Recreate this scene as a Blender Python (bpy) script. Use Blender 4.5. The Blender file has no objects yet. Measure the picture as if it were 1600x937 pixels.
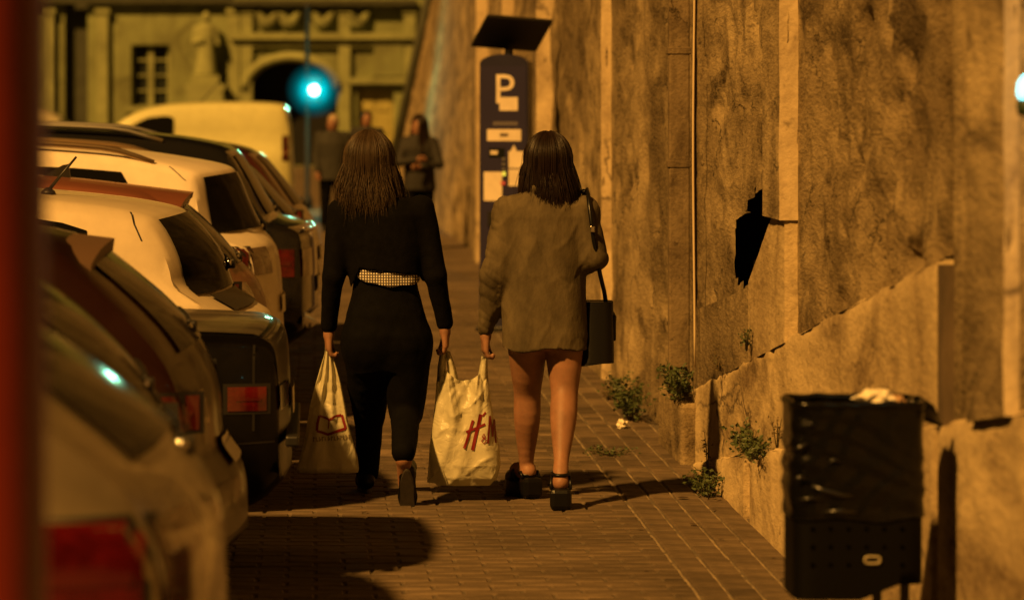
import bpy, bmesh, math, random
import numpy as np
from mathutils import Vector, Matrix, noise, Euler
random.seed(7)
SC = bpy.context.scene
COL = SC.collection
R = math.radians

# ------------------------------------------------------------------ camera
CAMZ = 1.83          # eye height; street's vanishing point at photo pixel (490,150), focal length 6000 px
cam_d = bpy.data.cameras.new('camera')
cam = bpy.data.objects.new('camera', cam_d); COL.objects.link(cam)
cam.location = (0, 0, CAMZ); cam.rotation_euler = (R(90), 0, 0)
cam_d.sensor_width = 36.0; cam_d.lens = 135.0
cam_d.shift_x = (800 - 490) / 1600.0
cam_d.shift_y = -(468.5 - 150) / 1600.0
cam_d.clip_start = 0.1; cam_d.clip_end = 600
cam_d.dof.use_dof = True; cam_d.dof.focus_distance = 17.2; cam_d.dof.aperture_fstop = 3.2
SC.camera = cam
SC.cycles.transparent_max_bounces = 32

# ------------------------------------------------------------------ light: a sodium-lit street at night
SUN_AZ, SUN_EL = 50.0, 43.0       # from the left, 50 degrees behind the camera's shoulder
to_sun = Vector((-math.cos(R(SUN_AZ)) * math.cos(R(SUN_EL)), -math.sin(R(SUN_AZ)) * math.cos(R(SUN_EL)), math.sin(R(SUN_EL))))
sun_d = bpy.data.lights.new('sun', 'SUN')
sun_d.energy = 4.8; sun_d.angle = R(2.8); sun_d.color = (1.0, 0.468, 0.088)
sun = bpy.data.objects.new('sun', sun_d); COL.objects.link(sun)
sun.rotation_euler = to_sun.to_track_quat('Z', 'Y').to_euler()
W = bpy.data.worlds.new('World'); SC.world = W; W.use_nodes = True
wn = W.node_tree.nodes; wl = W.node_tree.links
bg = wn['Background']
sky = wn.new('ShaderNodeTexSky'); sky.sky_type = 'NISHITA'; sky.sun_disc = False
sky.sun_elevation = R(SUN_EL); sky.sun_rotation = math.atan2(to_sun.x, to_sun.y)
tint = wn.new('ShaderNodeMix'); tint.data_type = 'RGBA'; tint.blend_type = 'MULTIPLY'
tint.inputs['Factor'].default_value = 1.0
tint.inputs['B'].default_value = (1.0, 0.42, 0.10, 1)       # town glow in the night sky
wl.new(sky.outputs[0], tint.inputs['A']); wl.new(tint.outputs['Result'], bg.inputs['Color'])
bg.inputs['Strength'].default_value = 0.0008
SC.view_settings.view_transform = 'Standard'; SC.view_settings.look = 'None'
SC.view_settings.exposure = 0.45; SC.view_settings.gamma = 1.0
SC.view_settings.use_curve_mapping = False

# ------------------------------------------------------------------ helpers
F = 6000.0
def at(px, py, Y):
    """photo pixel + distance along the street -> world point"""
    return Vector(((px - 490) * Y / F, Y, CAMZ - (py - 150) * Y / F))

def new_mat(name, color, rough=0.7, metallic=0.0, spec=0.5, coat=0.0, var=0.0, vscale=8.0, bump=0.0, bscale=40.0,
            stretch=(1, 1, 1), dark=None, detail=6.0, sheen=0.0, coords='Object'):
    m = bpy.data.materials.new(name); m.use_nodes = True
    nt = m.node_tree; N = nt.nodes; L = nt.links
    b = N['Principled BSDF']
    b.inputs['Roughness'].default_value = rough; b.inputs['Metallic'].default_value = metallic
    b.inputs['Specular IOR Level'].default_value = spec
    b.inputs['Coat Weight'].default_value = coat; b.inputs['Coat Roughness'].default_value = 0.06
    b.inputs['Sheen Weight'].default_value = sheen
    b.inputs['Base Color'].default_value = (*color, 1)
    if var or bump:
        tc = N.new('ShaderNodeTexCoord'); mp = N.new('ShaderNodeMapping'); mp.inputs['Scale'].default_value = stretch
        L.new(tc.outputs[coords], mp.inputs['Vector'])
    if var:
        n = N.new('ShaderNodeTexNoise'); n.inputs['Scale'].default_value = vscale; n.inputs['Detail'].default_value = detail
        n.inputs['Roughness'].default_value = 0.65
        L.new(mp.outputs[0], n.inputs['Vector'])
        r = N.new('ShaderNodeValToRGB'); r.color_ramp.elements[0].position = 0.3; r.color_ramp.elements[1].position = 0.7
        d = dark or tuple(c * (1 - var) for c in color)
        r.color_ramp.elements[0].color = (*d, 1); r.color_ramp.elements[1].color = (*[min(1, c * (1 + var * 0.4)) for c in color], 1)
        L.new(n.outputs['Fac'], r.inputs['Fac']); L.new(r.outputs['Color'], b.inputs['Base Color'])
    if bump:
        n2 = N.new('ShaderNodeTexNoise'); n2.inputs['Scale'].default_value = bscale; n2.inputs['Detail'].default_value = 8
        L.new(mp.outputs[0], n2.inputs['Vector'])
        bm = N.new('ShaderNodeBump'); bm.inputs['Strength'].default_value = bump; bm.inputs['Distance'].default_value = 0.006
        L.new(n2.outputs['Fac'], bm.inputs['Height']); L.new(bm.outputs['Normal'], b.inputs['Normal'])
    return m

def emit_mat(name, color, strength):
    m = bpy.data.materials.new(name); m.use_nodes = True
    b = m.node_tree.nodes['Principled BSDF']
    b.inputs['Base Color'].default_value = (*[c * 0.3 for c in color], 1)
    b.inputs['Emission Color'].default_value = (*color, 1); b.inputs['Emission Strength'].default_value = strength
    return m

def mk(name, verts, faces, mat, parent=None, smooth=True, loc=None):
    me = bpy.data.meshes.new(name)
    me.from_pydata([tuple(v) for v in verts], [], faces); me.update()
    if mat: me.materials.append(mat)
    if smooth:
        me.polygons.foreach_set('use_smooth', [True] * len(me.polygons))
    o = bpy.data.objects.new(name, me); COL.objects.link(o)
    if parent: o.parent = parent
    if loc is not None: o.location = loc
    return o

def tag(o, label, cat, group=None, kind=None):
    if label: o['label'] = label
    if cat: o['category'] = cat
    if group: o['group'] = group
    if kind: o['kind'] = kind
    return o

def thing(name, label, cat, loc=(0, 0, 0), group=None, rotz=0.0):
    o = bpy.data.objects.new(name, None); COL.objects.link(o)
    o.location = loc; o.rotation_euler = (0, 0, rotz); o.empty_display_size = 0.2
    return tag(o, label, cat, group)

class MB:
    """collects simple shapes into one mesh"""
    def __init__(s): s.v = []; s.f = []
    def add(s, v, f):
        o = len(s.v); s.v += [tuple(p) for p in v]; s.f += [tuple(i + o for i in q) for q in f]; return s
    def box(s, lo, hi, rot=None, org=(0, 0, 0), bev=0.0):
        x0, y0, z0 = lo; x1, y1, z1 = hi
        if bev <= 0:
            v = [(x, y, z) for z in (z0, z1) for y in (y0, y1) for x in (x0, x1)]
            f = [(0, 2, 3, 1), (4, 5, 7, 6), (0, 1, 5, 4), (2, 6, 7, 3), (0, 4, 6, 2), (1, 3, 7, 5)]
        else:
            bm = bmesh.new(); bmesh.ops.create_cube(bm, size=1)
            for q in bm.verts:
                q.co = Vector(((x0 + x1) / 2 + q.co.x * (x1 - x0), (y0 + y1) / 2 + q.co.y * (y1 - y0), (z0 + z1) / 2 + q.co.z * (z1 - z0)))
            bmesh.ops.bevel(bm, geom=bm.edges[:], offset=bev, segments=2, affect='EDGES', profile=0.5)
            bm.verts.index_update(); v = [q.co.copy() for q in bm.verts]; f = [[q.index for q in p.verts] for p in bm.faces]; bm.free()
        if rot is not None:
            v = [rot @ Vector(p) + Vector(org) for p in v]
        elif org != (0, 0, 0):
            v = [Vector(p) + Vector(org) for p in v]
        return s.add(v, f)
    def tube(s, pts, rad, n=8, cap=True, flat=None):
        """tube along points; rad number or list; flat=(axis vector, factor) squashes"""
        pts = [Vector(p) for p in pts]; m = len(pts)
        rad = [rad] * m if not isinstance(rad, (list, tuple)) else rad
        v = []; up = Vector((0.13, 0.31, 0.94)).normalized()
        t0 = (pts[1] - pts[0]).normalized()
        a = t0.cross(up); a = a.normalized() if a.length > 1e-4 else Vector((1, 0, 0))
        for i, p in enumerate(pts):
            t = (pts[min(i + 1, m - 1)] - pts[max(i - 1, 0)])
            t = t.normalized() if t.length > 1e-9 else t0
            a = (a - t * a.dot(t)); a = a.normalized() if a.length > 1e-6 else t.orthogonal().normalized()
            b = t.cross(a)
            for k in range(n):
                q = 2 * math.pi * k / n
                d = a * math.cos(q) * rad[i] + b * math.sin(q) * rad[i]
                if flat: d -= flat[0] * d.dot(flat[0]) * (1 - flat[1])
                v.append(p + d)
        f = [(i * n + k, i * n + (k + 1) % n, (i + 1) * n + (k + 1) % n, (i + 1) * n + k) for i in range(m - 1) for k in range(n)]
        if cap: f += [tuple(range(n - 1, -1, -1)), tuple((m - 1) * n + k for k in range(n))]
        return s.add(v, f)
    def lathe(s, prof, c=(0, 0, 0), n=20, axis='z'):
        v = []; m = len(prof); c = Vector(c)
        for r, h in prof:
            for k in range(n):
                q = 2 * math.pi * k / n
                if axis == 'z': p = (r * math.cos(q), r * math.sin(q), h)
                elif axis == 'y': p = (r * math.cos(q), h, r * math.sin(q))
                else: p = (h, r * math.cos(q), r * math.sin(q))
                v.append(c + Vector(p))
        f = [(i * n + k, i * n + (k + 1) % n, (i + 1) * n + (k + 1) % n, (i + 1) * n + k) for i in range(m - 1) for k in range(n)]
        f += [tuple(range(n - 1, -1, -1)), tuple((m - 1) * n + k for k in range(n))]
        return s.add(v, f)
    def prism(s, poly, d0, d1, axis='y'):
        """polygon in the two other axes, extruded along axis"""
        n = len(poly); v = []
        for d in (d0, d1):
            for a, b in poly:
                v.append((a, d, b) if axis == 'y' else (d, a, b) if axis == 'x' else (a, b, d))
        f = [tuple(range(n)), tuple(range(2 * n - 1, n - 1, -1))] + [(i, i + n, (i + 1) % n + n, (i + 1) % n) for i in range(n)]
        return s.add(v, f)
    def grid(s, fn, nu, nv, flip=False):
        v = [fn(i / nu, j / nv) for i in range(nu + 1) for j in range(nv + 1)]
        w = nv + 1
        f = [((i * w + j), (i + 1) * w + j, (i + 1) * w + j + 1, i * w + j + 1) for i in range(nu) for j in range(nv)]
        if flip: f = [q[::-1] for q in f]
        return s.add(v, f)
    def build(s, name, mat, parent=None, smooth=False, loc=None):
        o = mk(name, s.v, s.f, mat, parent, smooth, loc)
        bm = bmesh.new(); bm.from_mesh(o.data); bmesh.ops.recalc_face_normals(bm, faces=bm.faces); bm.to_mesh(o.data); bm.free()
        return o

def sharp(o, ang=40):
    o.data.polygons.foreach_set('use_smooth', [True] * len(o.data.polygons))
    try: o.data.set_sharp_from_angle(angle=R(ang))
    except Exception: pass
    return o

def text_mesh(txt, size=1.0, shear=0.0):
    cu = bpy.data.curves.new('t', 'FONT'); cu.body = txt; cu.size = size; cu.shear = shear
    cu.align_x = 'CENTER'; cu.align_y = 'CENTER'; cu.resolution_u = 3
    o = bpy.data.objects.new('t', cu)
    me = bpy.data.meshes.new_from_object(o)
    v = [tuple(q.co) for q in me.vertices]; f = [tuple(p.vertices) for p in me.polygons]
    bpy.data.objects.remove(o); bpy.data.meshes.remove(me); bpy.data.curves.remove(cu)
    return v, f

# ------------------------------------------------------------------ implicit surfaces for bodies and clothes
class SDF:
    def __init__(s, lo, hi, r):
        s.lo = np.array(lo, np.float32); s.r = r
        n = np.ceil((np.array(hi) - s.lo) / r).astype(int) + 1
        s.ax = [s.lo[i] + np.arange(n[i], dtype=np.float32) * r for i in range(3)]
        s.d = np.full(tuple(n), 1.0, np.float32)
    def _sl(s, lo, hi, pad):
        out = []
        for i in range(3):
            a = int(max(0, math.floor((lo[i] - pad - s.lo[i]) / s.r))); b = int(min(len(s.ax[i]), math.ceil((hi[i] + pad - s.lo[i]) / s.r) + 1))
            if b <= a: return None
            out.append(slice(a, b))
        return tuple(out)
    def _xyz(s, sl):
        return (s.ax[0][sl[0]][:, None, None], s.ax[1][sl[1]][None, :, None], s.ax[2][sl[2]][None, None, :])
    def _put(s, sl, d, k):
        c = s.d[sl]
        if k > 0:
            h = np.clip(0.5 + 0.5 * (c - d) / k, 0, 1)
            s.d[sl] = c * (1 - h) + d * h - k * h * (1 - h)
        else: s.d[sl] = np.minimum(c, d)
    def cone(s, a, b, ra, rb, k=0.02, sy=1.0):
        a = np.array(a, float); b = np.array(b, float); m = max(ra, rb)
        sl = s._sl(np.minimum(a, b) - m * max(1, sy), np.maximum(a, b) + m * max(1, sy), k + 4 * s.r)
        if sl is None: return s
        X, Y, Z = s._xyz(sl); ba = b - a; l2 = max(1e-9, ba.dot(ba))
        t = np.clip(((X - a[0]) * ba[0] + (Y - a[1]) * ba[1] + (Z - a[2]) * ba[2]) / l2, 0, 1)
        d = np.sqrt((X - a[0] - t * ba[0]) ** 2 + ((Y - a[1] - t * ba[1]) / sy) ** 2 + (Z - a[2] - t * ba[2]) ** 2) - (ra + (rb - ra) * t)
        s._put(sl, d.astype(np.float32), k); return s
    def limb(s, pts, rads, k=0.02, n=18):
        """smoothly tapering limb through control points"""
        P = np.array([list(map(float, p)) for p in pts]); t = np.r_[0, np.cumsum(np.linalg.norm(np.diff(P, axis=0), axis=1))]; u = np.linspace(0, t[-1], n)
        def cr(V):
            m = np.gradient(V, t, axis=0); out = []
            for x in u:
                i = min(max(np.searchsorted(t, x) - 1, 0), len(t) - 2); h = t[i + 1] - t[i]; q = (x - t[i]) / h
                out.append((2*q**3-3*q**2+1)*V[i] + (q**3-2*q**2+q)*h*m[i] + (-2*q**3+3*q**2)*V[i+1] + (q**3-q**2)*h*m[i+1])
            return np.array(out)
        Q = cr(P); r = cr(np.array(rads, float))
        for i in range(n - 1): s.cone(Q[i], Q[i + 1], r[i], r[i + 1], 0.012 if i else k)
        return s
    def chain(s, pts, rads, k=0.02):
        for i in range(len(pts) - 1): s.cone(pts[i], pts[i + 1], rads[i], rads[i + 1], k)
        return s
    def ell(s, c, r, k=0.02):
        c = np.array(c, float); r = np.array(r, float)
        sl = s._sl(c - r, c + r, k + 4 * s.r)
        if sl is None: return s
        X, Y, Z = s._xyz(sl)
        p = [(X - c[0]), (Y - c[1]), (Z - c[2])]
        k0 = np.sqrt(sum((p[i] / r[i]) ** 2 for i in range(3))); k1 = np.sqrt(sum((p[i] / r[i] ** 2) ** 2 for i in range(3)))
        d = k0 * (k0 - 1) / np.maximum(k1, 1e-6)
        s._put(sl, d.astype(np.float32), k); return s
    def tube(s, prof, k=0.02, e=2.3, hem=None):
        """stack of oval slices: (z, cx, cy, a, b)"""
        prof = sorted(prof); P = np.array(prof)
        lo = (np.min(P[:, 1] - P[:, 3]), np.min(P[:, 2] - P[:, 4]), P[0, 0]); hi = (np.max(P[:, 1] + P[:, 3]), np.max(P[:, 2] + P[:, 4]), P[-1, 0])
        sl = s._sl(lo, hi, k + 4 * s.r)
        if sl is None: return s
        X, Y, Z = s._xyz(sl)
        z = s.ax[2][sl[2]]
        cx, cy, a, b = [np.interp(z, P[:, 0], P[:, i]).astype(np.float32)[None, None, :] for i in (1, 2, 3, 4)]
        q = (np.abs((X - cx) / a) ** e + np.abs((Y - cy) / b) ** e) ** (1 / e)
        d = (q - 1) * np.minimum(a, b)
        zl = P[0, 0] if hem is None else hem(X, Y)
        d = np.maximum(d, np.maximum(zl - Z, Z - P[-1, 0]))
        s._put(sl, d.astype(np.float32), k); return s
    def cut(s, fn):
        X, Y, Z = s._xyz(tuple(slice(0, None) for _ in range(3)))
        s.d = np.maximum(s.d, fn(X, Y, Z).astype(np.float32)); return s
    def mesh(s):
        d = s.d; ins = d < 0
        c = sum(ins[i:d.shape[0] - 1 + i, j:d.shape[1] - 1 + j, k:d.shape[2] - 1 + k].astype(np.int8) for i in (0, 1) for j in (0, 1) for k in (0, 1))
        act = (c > 0) & (c < 8)
        idx = np.argwhere(act); ids = np.full(act.shape, -1, np.int32); ids[tuple(idx.T)] = np.arange(len(idx))
        acc = np.zeros((len(idx), 3)); cnt = np.zeros(len(idx))
        cs = [(i, j, k) for i in (0, 1) for j in (0, 1) for k in (0, 1)]
        for A in cs:
            for ax in range(3):
                if A[ax]: continue
                B = list(A); B[ax] = 1
                va = d[idx[:, 0] + A[0], idx[:, 1] + A[1], idx[:, 2] + A[2]]; vb = d[idx[:, 0] + B[0], idx[:, 1] + B[1], idx[:, 2] + B[2]]
                m = (va < 0) != (vb < 0)
                t = np.where(m, va / np.where(m, va - vb, 1), 0)
                p = np.array(A)[None, :] + t[:, None] * (np.array(B) - np.array(A))[None, :]
                acc[m] += p[m]; cnt[m] += 1
        V = s.lo + s.r * (idx + acc / np.maximum(cnt, 1)[:, None])
        Fq = []
        for ax in range(3):
            o1, o2 = [(1, 2), (2, 0), (0, 1)][ax]
            a = [slice(0, None)] * 3; b = [slice(0, None)] * 3
            a[ax] = slice(0, -1); b[ax] = slice(1, None)
            e = ins[tuple(a)] != ins[tuple(b)]
            E = np.argwhere(e)
            ok = (E[:, o1] > 0) & (E[:, o1] < d.shape[o1] - 1) & (E[:, o2] > 0) & (E[:, o2] < d.shape[o2] - 1)
            E = E[ok]
            def cell(k1, k2):
                q = E.copy(); q[:, o1] += k1; q[:, o2] += k2; return ids[tuple(q.T)]
            quad = np.stack([cell(-1, -1), cell(0, -1), cell(0, 0), cell(-1, 0)], 1)
            flip = ~ins[tuple(E.T)]
            quad[flip] = quad[flip][:, ::-1]
            Fq.append(quad)
        Fq = np.concatenate(Fq); Fq = Fq[(Fq >= 0).all(1)]
        return V, Fq
    def build(s, name, mat, parent=None, disp=None, smooth_it=1):
        V, Fq = s.mesh()
        o = mk(name, V.tolist(), Fq.tolist(), mat, parent, True)
        me = o.data
        if smooth_it:
            n = len(V); e = np.array([tuple(x.vertices) for x in me.edges]); Vn = V.copy()
            for _ in range(smooth_it):
                a = np.zeros_like(Vn); c = np.zeros(n)
                np.add.at(a, e[:, 0], Vn[e[:, 1]]); np.add.at(a, e[:, 1], Vn[e[:, 0]]); np.add.at(c, e[:, 0], 1); np.add.at(c, e[:, 1], 1)
                Vn = 0.5 * Vn + 0.5 * a / np.maximum(c, 1)[:, None]
            me.vertices.foreach_set('co', Vn.astype(np.float32).ravel()); me.update()
        if disp:
            nor = [v.normal.copy() for v in me.vertices]
            for v, nn in zip(me.vertices, nor): v.co += nn * disp(v.co, nn)
            me.update()
        return o

# ------------------------------------------------------------------ materials
def stone_mat(name, pale, mid, dark, scale=1.0, bump=0.5, streak=0.5, ys=0.38):
    """weathered limestone / render: blotches, downward stains, fine grain"""
    m = bpy.data.materials.new(name); m.use_nodes = True
    nt = m.node_tree; N = nt.nodes; L = nt.links; b = N['Principled BSDF']
    b.inputs['Roughness'].default_value = 0.92; b.inputs['Specular IOR Level'].default_value = 0.15
    tc = N.new('ShaderNodeTexCoord')
    def nz(sc, st=(1, 1, 1), det=7, ro=0.62, dist=0.0):
        mp = N.new('ShaderNodeMapping'); mp.inputs['Scale'].default_value = (st[0], st[1] * ys, st[2]); L.new(tc.outputs['Object'], mp.inputs['Vector'])
        n = N.new('ShaderNodeTexNoise'); n.inputs['Scale'].default_value = sc * scale; n.inputs['Detail'].default_value = det
        n.inputs['Roughness'].default_value = ro; n.inputs['Distortion'].default_value = dist
        L.new(mp.outputs[0], n.inputs['Vector']); return n
    def mix(a, bcol, fac, mode='MIX'):
        x = N.new('ShaderNodeMix'); x.data_type = 'RGBA'; x.blend_type = mode
        for s, v in (('A', a), ('B', bcol)):
            if isinstance(v, tuple): x.inputs[s].default_value = (*v, 1)
            else: L.new(v, x.inputs[s])
        if isinstance(fac, float): x.inputs['Factor'].default_value = fac
        else: L.new(fac, x.inputs['Factor'])
        return x.outputs['Result']
    def ramp(src, lo, hi):
        r = N.new('ShaderNodeMapRange'); r.inputs['From Min'].default_value = lo; r.inputs['From Max'].default_value = hi
        L.new(src, r.inputs['Value']); return r.outputs['Result']
    c = mix(mid, pale, ramp(nz(1.3).outputs['Fac'], 0.38, 0.66))
    c = mix(c, dark, ramp(nz(2.3, (1, 1, 0.8), dist=0.9).outputs['Fac'], 0.47, 0.66))
    st = N.new('ShaderNodeMath'); st.operation = 'MULTIPLY'; st.inputs[1].default_value = streak
    L.new(ramp(nz(1.0, (4, 4, 0.6), dist=0.8).outputs['Fac'], 0.50, 0.76), st.inputs[0])
    c = mix(c, dark, st.outputs[0])
    c = mix(c, tuple(x * 0.55 for x in dark), ramp(nz(12, det=6, ro=0.7).outputs['Fac'], 0.60, 0.74))
    big = N.new('ShaderNodeMath'); big.operation = 'MULTIPLY'; big.inputs[1].default_value = 0.62
    L.new(ramp(nz(0.55, (1, 1, 0.7), det=4).outputs['Fac'], 0.46, 0.64), big.inputs[0])
    c = mix(c, dark, big.outputs[0])                       # broad damp stains
    mpv = N.new('ShaderNodeMapping'); mpv.inputs['Scale'].default_value = (1, ys * 1.3, 1); L.new(tc.outputs['Object'], mpv.inputs['Vector'])
    wob = N.new('ShaderNodeVectorMath'); wob.operation = 'ADD'; L.new(mpv.outputs[0], wob.inputs[0])
    sc_ = N.new('ShaderNodeVectorMath'); sc_.operation = 'SCALE'; sc_.inputs['Scale'].default_value = 0.35; L.new(nz(3.5, det=5).outputs['Color'], sc_.inputs[0]); L.new(sc_.outputs[0], wob.inputs[1])
    vo = N.new('ShaderNodeTexVoronoi'); vo.feature = 'DISTANCE_TO_EDGE'; vo.inputs['Scale'].default_value = 1.5 * scale; L.new(wob.outputs[0], vo.inputs['Vector'])
    ck = N.new('ShaderNodeMath'); ck.operation = 'MULTIPLY'
    L.new(ramp(vo.outputs['Distance'], 0.022, 0.004), ck.inputs[0]); L.new(ramp(nz(1.1, det=3).outputs['Fac'], 0.50, 0.58), ck.inputs[1])
    c = mix(c, tuple(x * 0.45 for x in dark), ck.outputs[0])   # hairline cracks
    g = N.new('ShaderNodeMath'); g.operation = 'MULTIPLY'; g.inputs[1].default_value = 0.25
    L.new(ramp(nz(45, det=4).outputs['Fac'], 0.35, 0.7), g.inputs[0])
    c = mix(c, tuple(min(1, x * 1.25) for x in pale), g.outputs[0])
    L.new(c, b.inputs['Base Color'])
    h = N.new('ShaderNodeMath'); h.operation = 'ADD'
    L.new(nz(9, det=9, ro=0.7).outputs['Fac'], h.inputs[0]); L.new(nz(26, det=3).outputs['Fac'], h.inputs[1])
    bm = N.new('ShaderNodeBump'); bm.inputs['Strength'].default_value = bump; bm.inputs['Distance'].default_value = 0.025
    L.new(h.outputs[0], bm.inputs['Height']); L.new(bm.outputs['Normal'], b.inputs['Normal'])
    return m

M = {}
M['wall'] = stone_mat('wall_stone', (0.43, 0.345, 0.21), (0.20, 0.155, 0.092), (0.042, 0.029, 0.017), 1.7, 0.45, 0.95, 0.26)
M['rough'] = stone_mat('rough_stone', (0.36, 0.285, 0.17), (0.16, 0.12, 0.07), (0.030, 0.020, 0.012), 2.2, 0.5, 0.8, 0.30)
M['plinth'] = stone_mat('plinth_render', (0.58, 0.47, 0.285), (0.42, 0.335, 0.205), (0.13, 0.092, 0.055), 1.1, 0.35, 0.85, 0.28)
M['pilaster'] = stone_mat('pilaster_render', (0.56, 0.46, 0.30), (0.48, 0.385, 0.245), (0.27, 0.21, 0.135), 0.9, 0.25, 0.4)
M['facade'] = stone_mat('facade_stone', (0.25, 0.29, 0.14), (0.18, 0.205, 0.10), (0.115, 0.122, 0.06), 0.5, 0.2, 0.8)
M['facade_pale'] = new_mat('facade_pale', (0.26, 0.29, 0.135), 0.9, var=0.35, vscale=2.0)
M['facade_dark'] = new_mat('facade_dark', (0.045, 0.05, 0.03), 0.8, var=0.3, vscale=3)
M['hole_shade'] = new_mat('painted_hole_shade', (0.005, 0.005, 0.004), 0.95, var=0.3, vscale=5)  # near-black base colour stands for the shade inside hollows
M['pane_far'] = new_mat('far_pane', (0.02, 0.025, 0.022), 0.15)
M['asphalt'] = new_mat('asphalt', (0.05, 0.045, 0.04), 0.9, var=0.4, vscale=30, bump=0.4, bscale=150)
M['mortar'] = new_mat('mortar', (0.10, 0.078, 0.052), 0.95, var=0.4, vscale=14, bump=0.3, bscale=120)
M['joint'] = new_mat('pale_joint', (0.23, 0.18, 0.115), 0.95, var=0.6, vscale=5, dark=(0.10, 0.078, 0.052))
M['kerb'] = new_mat('kerb_stone', (0.30, 0.27, 0.21), 0.9, var=0.3, vscale=6, bump=0.3)
def paver_mat(name, base, k):
    """each brick its own tone, plus dirt that runs across the paving"""
    m = new_mat(name, base, 0.85, spec=0.3, var=0.45, vscale=7, bump=0.5, bscale=90)
    nt = m.node_tree; N = nt.nodes; L = nt.links; b = N['Principled BSDF']
    src = b.inputs['Base Color'].links[0].from_socket
    oi = N.new('ShaderNodeNewGeometry'); hs = N.new('ShaderNodeHueSaturation')
    mr = N.new('ShaderNodeMapRange'); mr.inputs['To Min'].default_value = 1 - k; mr.inputs['To Max'].default_value = 1 + k
    L.new(oi.outputs['Random Per Island'], mr.inputs['Value']); L.new(mr.outputs[0], hs.inputs['Value']); L.new(src, hs.inputs['Color'])
    ge = N.new('ShaderNodeNewGeometry'); n = N.new('ShaderNodeTexNoise'); n.inputs['Scale'].default_value = 1.1; n.inputs['Detail'].default_value = 5
    L.new(ge.outputs['Position'], n.inputs['Vector'])
    r2 = N.new('ShaderNodeMapRange'); r2.inputs['From Min'].default_value = 0.35; r2.inputs['From Max'].default_value = 0.68
    r2.inputs['To Min'].default_value = 0.60; r2.inputs['To Max'].default_value = 1.15; L.new(n.outputs['Fac'], r2.inputs['Value'])
    mx = N.new('ShaderNodeMix'); mx.data_type = 'RGBA'; mx.blend_type = 'MULTIPLY'; mx.inputs['Factor'].default_value = 1
    L.new(hs.outputs[0], mx.inputs['A']); L.new(r2.outputs[0], mx.inputs['B']); L.new(mx.outputs['Result'], b.inputs['Base Color'])
    return m
M['paver'] = paver_mat('paving_brick', (0.122, 0.090, 0.060), 0.30)
M['paver_rest'] = M['paver']
M['metal_dark'] = new_mat('dark_metal', (0.03, 0.028, 0.026), 0.45, 0.6, var=0.3, vscale=20)
M['pipe'] = new_mat('stained_pipe', (0.095, 0.068, 0.042), 0.8, var=0.5, vscale=5, stretch=(4, 4, 0.7), bump=0.2)
M['pipe_stone'] = stone_mat('pipe_coat', (0.22, 0.17, 0.105), (0.13, 0.098, 0.06), (0.04, 0.028, 0.017), 1.7, 0.3, 0.9, 0.5)
M['cable'] = new_mat('pale_cable', (0.55, 0.45, 0.30), 0.6)

# ------------------------------------------------------------------ ground
KX = -0.80                     # kerb line; parked cars stand on the road left of it
g = mk('road', [(-200, -40, -0.115), (KX, -40, -0.115), (KX, 400, -0.115), (-200, 400, -0.115)], [(0, 1, 2, 3)], M['asphalt'], smooth=False)
tag(g, 'dark asphalt road under the parked cars', None, kind='structure')
g = mk('ground', [(-300, -60, -0.14), (300, -60, -0.14), (300, 500, -0.14), (-300, 500, -0.14)], [(0, 1, 2, 3)], M['asphalt'], smooth=False)
tag(g, 'ground beyond the street', None, kind='structure')
pave = mk('pavement', [(KX, -10, -0.007), (2.6, -10, -0.007), (2.6, 99.5, -0.007), (KX, 99.5, -0.007)], [(0, 1, 2, 3)], M['mortar'], smooth=False)
tag(pave, 'brick pavement between the parked cars and the wall', None, kind='structure')
kerb = MB().box((KX - 0.02, -10, -0.115), (KX, 99.5, -0.01)).build('kerb', M['kerb'])
tag(kerb, 'low stone kerb along the road', None, kind='structure')
def kerbstone(): return MB().box((-0.07, -0.485, -0.1), (0.07, 0.485, 0.012), bev=0.012)
ks = None
for i in range(26):
    if ks is None: o = kerbstone().build('kerb_stone', M['kerb'], kerb); ks = o
    else: o = ks.copy(); COL.objects.link(o)
    o.location = (KX + 0.07, 6.0 + i * 1.0, random.uniform(-0.003, 0.003))

def brick_shape(lx, ly, h=0.03, b=0.006):
    x, y = lx / 2, ly / 2
    v = [(-x, -y, -h), (x, -y, -h), (x, y, -h), (-x, y, -h), (-x, -y, -b), (x, -y, -b), (x, y, -b), (-x, y, -b),
         (-x + b, -y + b, 0), (x - b, -y + b, 0), (x - b, y - b, 0), (-x + b, y - b, 0)]
    f = [(8, 9, 10, 11)]
    for i in range(4):
        j = (i + 1) % 4; f += [(i, j, j + 4, i + 4), (i + 4, j + 4, j + 8, i + 8)]
    return v, f
BW, BD, BJ = 0.21, 0.108, 0.010
bricks = []                                   # (x, y, lx, ly)
XB0 = KX + 0.15; XB1 = 1.405
y = 6.0; row = 0
while y < 33:
    x = XB0 - (row % 2) * (BW + BJ) / 2
    while x < XB1 - 0.03:
        a = max(x, XB0); b_ = min(x + BW, XB1)
        if b_ - a > 0.04: bricks.append(((a + b_) / 2, y + BD / 2, b_ - a, BD, 0))
        x += BW + BJ
    y += BD + BJ; row += 1
CW = (1.88 - XB1 - 0.012) / 4                 # four long courses beside the wall
for c in range(4):
    y = 6.0 - c * 0.07
    while y < 33:
        bricks.append((XB1 + 0.012 + CW * (c + 0.5), y + 0.115, CW - 0.014, 0.222, 1)); y += 0.232
def shown(b):                                 # how large a brick is in the photograph, 0 when outside it
    Y = b[1]; px = 490 + b[0] * F / Y; py = 150 + CAMZ * F / Y
    if py > 925 or px < 395 or px > 1235: return 0
    return b[2] * b[3] / Y ** 3
bricks.sort(key=shown, reverse=True)
cache = {}
rest = MB(); joints = MB()
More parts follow.
